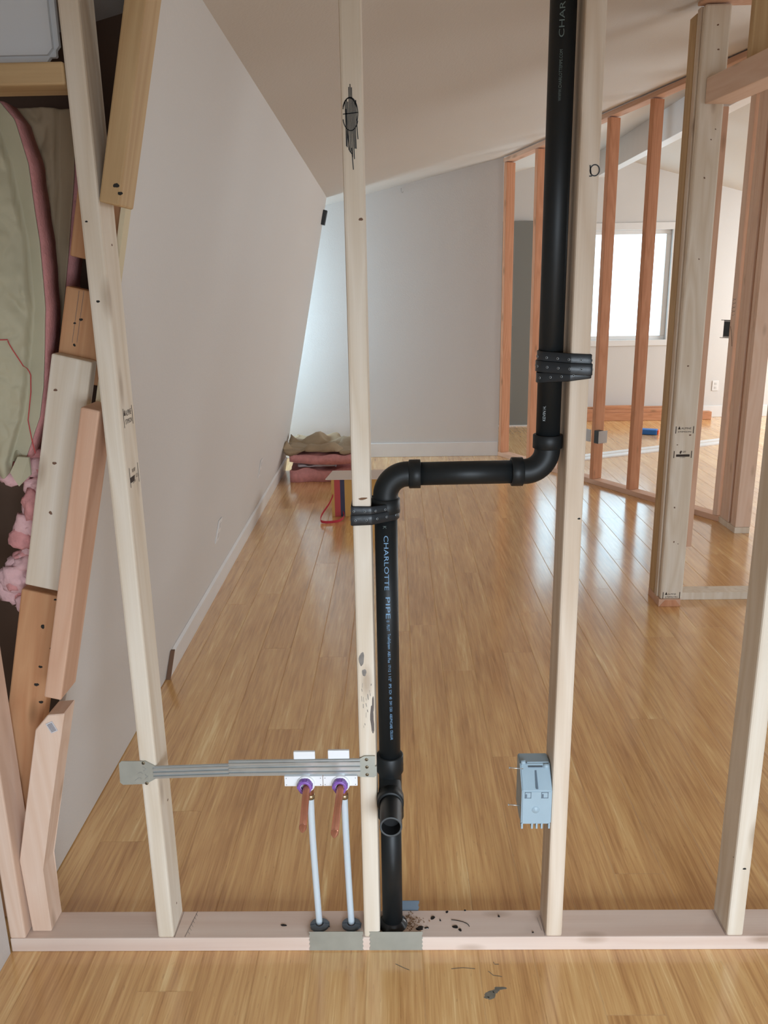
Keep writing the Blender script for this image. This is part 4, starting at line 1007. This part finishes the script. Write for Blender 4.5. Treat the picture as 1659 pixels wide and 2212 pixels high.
T0 = [bm.verts.new(p + Vector((0, -0.003, 0.013))) for p in sm]; T1 = [bm.verts.new(p + Vector((0, 0.004, -0.005))) for p in sm]
for i in range(len(sm) - 1): bm.faces.new((T0[i], T1[i], T1[i + 1], T0[i + 1]))
r = bmesh.ops.extrude_face_region(bm, geom=list(bm.faces))
for v in [g for g in r['geom'] if isinstance(g, bmesh.types.BMVert)]: v.co += Vector((0.002, 0.003, 0.001))
attach(obj('carry_strap', bm, M_REDSTRAP, label='red webbing strap looping onto the floor'), rb)

# ------------------------------------------------------------------ diagonal stud wall
P0 = Vector((0.918, 5.845, 0)); P1v = Vector((2.090, 3.610, 0)); dv = (P1v - P0); DL = dv.length; dv.normalize(); nv_ = Vector((-dv.y, dv.x, 0)) * -1
# nv_ points to the camera side (left-near)
if nv_.x > 0: nv_ = -nv_
def diag(t, off=0.0, z=0.0): return P0 + dv * t - nv_ * off + Vector((0, 0, z))
back = -nv_
def oriented(name, label, cat, group, o, X, Y, Z, sx, sy, sz, m, bev=0.003):
    bm = B(); box(bm, 0, sx, 0, sy, 0, sz, bev); ob = obj(name, bm, m)
    Rm = Matrix((Vector(X), Vector(Y), Vector(Z))).transposed().to_4x4(); Rm.translation = Vector(o); ob.matrix_world = Rm
    return tag(ob, label, cat, group)
# bottom plate: local Z along wall
oriented('framing_plate', 'reddish bottom plate of the diagonal stud wall across the room', 'lumber', None, diag(0), back, Vector((0, 0, 1)).cross(dv).cross(dv) * 0 + Vector((0, 0, 1)), dv, 0.089, 0.038, DL, M_FIRL)
ztop = lambda p: ceil_z(p.x, p.y) - 0.004
pa, pb = diag(0.0), diag(DL + 0.0)
ta = Vector((pa.x, pa.y, min(ztop(pa), ztop(diag(0, 0.089))) - 0.038)); tb = Vector((pb.x, pb.y, min(ztop(pb), ztop(diag(DL, 0.089))) - 0.038))
tz = (tb - ta).normalized(); ty = (Vector((0, 0, 1)) - tz * tz.z).normalized()
oriented('framing_plate', 'sloping tan top plate of the diagonal stud wall under the ceiling', 'lumber', None, ta, back, ty, tz, 0.089, 0.034, (tb - ta).length, M_FIRL)
ts = [((0.012), 'fir stud of the diagonal wall touching the end of the far white wall'), (0.435, 'fir stud of the diagonal wall just left of the upper black pipe'), (0.860, 'fir stud of the diagonal wall hidden behind the upper black pipe'),
      (1.262, 'fir stud of the diagonal wall with the steel box near its foot'), (1.672, 'fir stud of the diagonal wall crossing the middle of the bright window'), (2.075, 'fir stud of the diagonal wall behind the stamped post'), (2.480, 'fir stud at the near end of the diagonal wall, with the dark outlet box')]
def topz(t):
    q = t / DL; return ta.z + (tb.z - ta.z) * q - 0.004
dstuds = []
for t, lb in ts:
    dstuds.append(oriented('framing_stud', lb, 'stud', 'studs of the diagonal wall', diag(t, 0, 0.0385), dv, back, Vector((0, 0, 1)), 0.038, 0.089, topz(t) - 0.0385, M_FIR if t < 2.3 else M_PALEF))
# X cross Y must equal Z for dv, back
# steel box on stud with t=1.262
def dbox(o, X, Y, Z, sx, sy, sz, m, name, par, bev=0.001):
    bm = B(); T = Matrix((Vector(X), Vector(Y), Vector(Z))).transposed().to_4x4(); T.translation = Vector(o); box(bm, 0, sx, 0, sy, 0, sz, bev, T=T)
    return attach(obj(name, bm, m), par)
sb_o = diag(1.262 - 0.050, -0.004, 0.325)
sb = empty('switch_box', sb_o, 'steel box with cover flap wrapped round the foot of a far red stud', 'box')
dbox(diag(1.300, -0.006, 0.328), dv, back, (0, 0, 1), 0.052, 0.05, 0.098, M_DARKSTEEL, 'box_body', sb)
dbox(diag(1.352, -0.008, 0.330), dv, back, (0, 0, 1), 0.003, 0.085, 0.095, M_STEELBOX, 'box_cover', sb)
dbox(diag(1.205, -0.006, 0.330), dv, back, (0, 0, 1), 0.056, 0.004, 0.095, M_STEELBOX, 'box_flange', sb)
ob_ = empty('outlet_box', diag(2.50, 0, 1.18), 'dark open metal outlet box fixed to the end stud of the diagonal wall', 'box')
dbox(diag(2.425, 0.010, 1.180), dv, back, (0, 0, 1), 0.052, 0.05, 0.105, M_STEELBOX, 'box_shell', ob_)
dbox(diag(2.430, 0.0075, 1.188), dv, back, (0, 0, 1), 0.042, 0.006, 0.088, M_DARKSTEEL, 'box_opening', ob_)
bm = B()
for zz in (1.178, 1.286): tube(bm, [diag(2.405, 0.008, zz), diag(2.49, 0.008, zz)], 0.0016, 8)
tube(bm, [diag(2.49, -0.004, 1.25), diag(2.502, -0.006, 1.22), diag(2.508, -0.004, 1.17), diag(2.514, -0.004, 1.13)], 0.001, 6)
attach(obj('wire', bm, M_HOLE), ob_)
bm = B()
for k in range(9):
    zz = 1.32 + 0.012 * k; ribbon(bm, [diag(2.486, 0, zz), diag(2.500 + 0.003 * (k % 3), 0, zz + 0.011 * (1 if k % 2 else -0.4)), diag(2.51, 0, zz + 0.004)], 0.0016, nv_, 0.0006)
attach(obj('pencil_marks', bm, M_PENCIL), dstuds[-1])

# return at the near end of the diagonal wall
XR, zt2 = 2.100, 2.70
oriented('framing_plate', 'short whitish plate turning the corner at the end of the diagonal wall', 'lumber', None, (XR, 3.345, 0.0), (1, 0, 0), (0, 0, 1), (0, -1, 0), 0.089, 0.038, 0.001, M_PINE2) if False else None
board('corner_plate', 'short whitish plate turning the corner at the end of the diagonal wall', 'lumber', None, (XR, 3.600, 0.0), (XR, 3.345, 0.0), 0.089, 0.038, M_PINE2, wdir=(1, 0, 0)) if False else None
bm = B(); box(bm, XR - 0.004, XR + 0.089, 3.340, 3.605, 0.0, 0.038, 0.002); tag(obj('corner_plate', bm, M_PINE2), 'short whitish plate turning the corner at the end of the diagonal wall', 'lumber')
def up_stud(label, x0, x1, y0, y1, z0, z1, m, group, name='corner_stud'):
    bm = B(); box(bm, 0, x1 - x0, 0, y1 - y0, 0, z1 - z0, 0.0025); o = obj(name, bm, m); o.location = (x0, y0, z0); return tag(o, label, 'stud', group)
G = 'studs of the far corner return'
up_stud('pinkish corner stud next to the end of the diagonal wall', XR, XR + 0.089, 3.548, 3.598, 0.0385, zt2 + 0.05, M_PALEF, G)
up_stud('second pinkish corner stud, left of the dark gap', XR, XR + 0.089, 3.462, 3.546, 0.0385, zt2 + 0.05, M_PALEF, G)
up_stud('recessed red-brown stud seen inside the dark gap of the corner', XR + 0.03, XR + 0.089, 3.425, 3.460, 0.0385, zt2 + 0.05, M_FIR, G)
up_stud('pale stud right of the dark gap in the corner', XR, XR + 0.089, 3.384, 3.422, 0.0385, zt2 + 0.05, M_PALEF, G)
up_stud('wide-faced tan stud closing the far corner return', XR, XR + 0.094, 3.345, 3.383, 0.0385, zt2 + 0.05, M_PALEF, G)

# ------------------------------------------------------------------ post, header and cripples at right
XPp = 1.262
post = bpy.data.objects.new('framing_post', None); COL.objects.link(post); post.location = (XPp, 2.15, 0); post.empty_display_size = 0.05
tag(post, 'built-up pale post with stacked mill stamps, standing right of the bright floor reflection', 'post')
zp = ceil_z(XPp, 2.15) - 0.02
bm = B(); box(bm, 0.006, 0.113, 0.0, 0.038, 0.0385, zp, 0.008); front = obj('front_stud', bm, M_PINE2, post)
bm = B(); box(bm, 0.000, 0.089, 0.041, 0.079, 0.0385, zp, 0.003); obj('middle_stud', bm, M_PINE, post)
bm = B(); box(bm, 0.001, 0.090, 0.088, 0.172, 0.0385, zp - 0.01, 0.003); obj('rear_stud', bm, M_YEL, post)
bm = B(); box(bm, 0.1135, 0.146, 0.03, 0.119, 0.295, 2.232, 0.003); obj('side_stud', bm, M_FIRL, post, label='reddish trimmer on the right side, stopping short of the floor')
bm = B(); box(bm, 0.0, 0.105, 0.0, 0.172, 0.0, 0.038, 0.002); obj('foot_plate', bm, M_FIRL, post, label='reddish plate end under the post')
bm = B(); quadprism(bm, [(0.004, 0.001), (0.106, 0.001), (0.080, 0.034), (0.030, 0.034)], -0.0015, 0.0005); obj('cut_face', bm, M_FIR, post)
def pst(z, l1, l2, emblem=True, w=0.080, h=0.033):
    X, Y, N_ = Vector((1, 0, 0)), Vector((0, 0, 1)), Vector((0, -1, 0)); o = Vector((XPp + 0.018, 2.1500, z)); bm = B()
    for xx in (0, w): ribbon(bm, [o + X * xx + Y * h, o + X * xx], 0.0035, N_, 0.0006)
    for (s, yy, hh, xx, ww) in l1 + l2:
        t = text_bm(s, hh * 1.35); x0 = min(v.co.x for v in t.verts); k = ww / (max(v.co.x for v in t.verts) - x0)
        vm = {v: bm.verts.new(o + X * (xx + (v.co.x - x0) * k) + Y * (yy + v.co.y) + N_ * 0.0006) for v in t.verts}
        for f in t.faces: bm.faces.new([vm[v] for v in f.verts])
        t.free()
    if emblem == 'tree': logo_tree(bm, o + X * 0.015 + Y * 0.019, X, Y, 0.014)
    if emblem == 'disc':
        blob(bm, tuple(o + X * 0.030 + Y * 0.027), 0.005, 0.007, '-y', 2, h=0.0006); box(bm, o.x + 0.010, o.x + 0.072, 2.1492, 2.1498, z + 0.006, z + 0.017)
    attach(obj('mill_stamp', bm, M_STAMP), front)
pst(0.853, [('ALPINE', 0.019, 0.010, 0.024, 0.046)], [('STIMSON', 0.004, 0.008, 0.010, 0.060)], 'tree')
pst(0.738, [('SPF', 0.024, 0.009, 0.038, 0.016)], [('S-DRY', 0.0, 0.005, 0.028, 0.026)], 'disc')
pst(0.042, [('ALPINE', 0.019, 0.008, 0.022, 0.04)], [('STIMSON', 0.003, 0.010, 0.010, 0.060)], 'tree')
knots(post, [((XPp + 0.03, 2.1497, 0.80), 0.003), ((XPp + 0.085, 2.1497, 0.845), 0.0045), ((XPp + 0.04, 2.1497, 0.50), 0.004), ((XPp + 0.05, 2.1497, 0.33), 0.004), ((XPp + 0.07, 2.1497, 0.32), 0.0025), ((XPp + 0.05, 2.1497, 1.16), 0.004),
              ((XPp + 0.06, 2.1497, 1.62), 0.003), ((XPp + 0.055, 2.1497, 1.95), 0.004), ((XPp + 0.07, 2.1497, 2.10), 0.0028), ((XPp + 0.085, 2.1497, 2.14), 0.0028), ((XPp + 0.07, 2.1497, 2.44), 0.004), ((XPp + 0.06, 2.1497, 2.53), 0.004)], dark=False)
# header beam towards the viewer
hd = Vector((0.125, -1, 0)).normalized()
hd_o = Vector((1.292, 2.146, 2.236))
oriented('header_beam', 'thick reddish-tan header running from the post towards the viewer at upper right', 'beam', None, hd_o, Vector((-hd.y, hd.x, 0)), Vector((0, 0, 1)).copy() if False else Vector((0, 0, 1)), hd, 0.118, 0.098, 1.0, M_PALEF, 0.003)
bm = B(); box(bm, 1.352, 1.445, 1.86, 1.898, 2.336, 2.60, 0.003); tag(obj('cripple_stud', bm, M_YEL), 'short tan stud standing on the header at the top right edge', 'stud')
bm = B(); box(bm, 1.25, 1.75, 2.10, 2.20, 2.612, 2.65, 0.003); tag(obj('ceiling_plate', bm, M_FIRL), 'reddish plate over the post where it meets the ceiling', 'lumber')
bm = B(); box(bm, 1.372, 2.2, 2.235, 2.324, 0.0, 0.038, 0.002); tag(obj('cross_plate', bm, M_PINE2), 'whitish plate on the floor running right from the stamped post', 'lumber')

# ------------------------------------------------------------------ things on the floor of the far room
def trimboard(label, a, b, w, th, z):
    a, b = Vector((*a, z)), Vector((*b, z)); d = (b - a); n = Vector((-d.y, d.x, 0)).normalized()
    bm = B(); T = Matrix((n, Vector((0, 0, 1)), n.cross(Vector((0, 0, 1))))).transposed().to_4x4(); T.translation = a
    L_ = d.length; sgn = 1 if (n.cross(Vector((0, 0, 1)))).dot(d) > 0 else -1
    box(bm, 0, w, 0, th, 0, sgn * L_, 0.001, T=T); tag(obj('trim_board', bm, M_TRIM), label, 'board', 'white boards on the far floor')
trimboard('nearest long white trim board lying on the far floor', (1.50, 5.50), (3.32, 6.33), 0.085, 0.014, 0.0)
trimboard('rear long white trim board beside the nearest one on the far floor', (1.42, 5.58), (3.30, 6.46), 0.075, 0.014, 0.0)
bm = B(); T = Matrix.Translation((2.60, 6.83, 0.028)) @ Matrix.Rotation(-0.42, 4, 'Z'); box(bm, -0.10, 0.075, -0.045, 0.045, -0.027, 0.027, 0.008, T=T)
tb_ = tag(obj('blue_block', bm, M_BLUE), 'small blue block with an orange end on the floor of the far room', 'toy')
bm = B(); box(bm, 0.0752, 0.092, -0.035, 0.035, -0.022, 0.022, 0.004, T=T); attach(obj('orange_end', bm, M_ORANGE), tb_)
LB = [('lowest long reddish board of the lumber pile under the window', 1.62, 3.55, 7.70, 7.79, 0.001, 0.09), ('second board of the lumber pile, second layer under the window', 2.10, 3.32, 7.72, 7.79, 0.091, 0.128), ('short top board of the lumber pile under the window', 2.28, 2.75, 7.73, 7.79, 0.129, 0.166),
      ('board lying behind the others in the lumber pile, against the baseboard', 1.7, 3.1, 7.80, 7.875, 0.001, 0.14)]
for lb, a, b, c, d, e, f in LB:
    bm = B(); box(bm, 0, d - c, 0, f - e, 0, b - a, 0.003); o = obj('lumber_piece', bm, M_FIR); Rm = Matrix(((0, 0, 1), (1, 0, 0), (0, 1, 0))).to_4x4(); Rm.translation = (a, c, e); o.matrix_world = Rm
    tag(o, lb, 'lumber', 'lumber pile under the window')
bm = B(); box(bm, 3.60, 3.67, YW - 0.007, YW - 0.0005, 0.30, 0.415, 0.002); oo = tag(obj('wall_outlet', bm, M_TRIM), 'white outlet cover on the window wall of the far room', 'outlet')
bm = B()
for z in (0.335, 0.38): box(bm, 3.622, 3.648, YW - 0.009, YW - 0.0065, z - 0.012, z + 0.012, 0.0008)
attach(obj('socket', bm, bpy.data.materials['pale_grey_plastic']), oo)
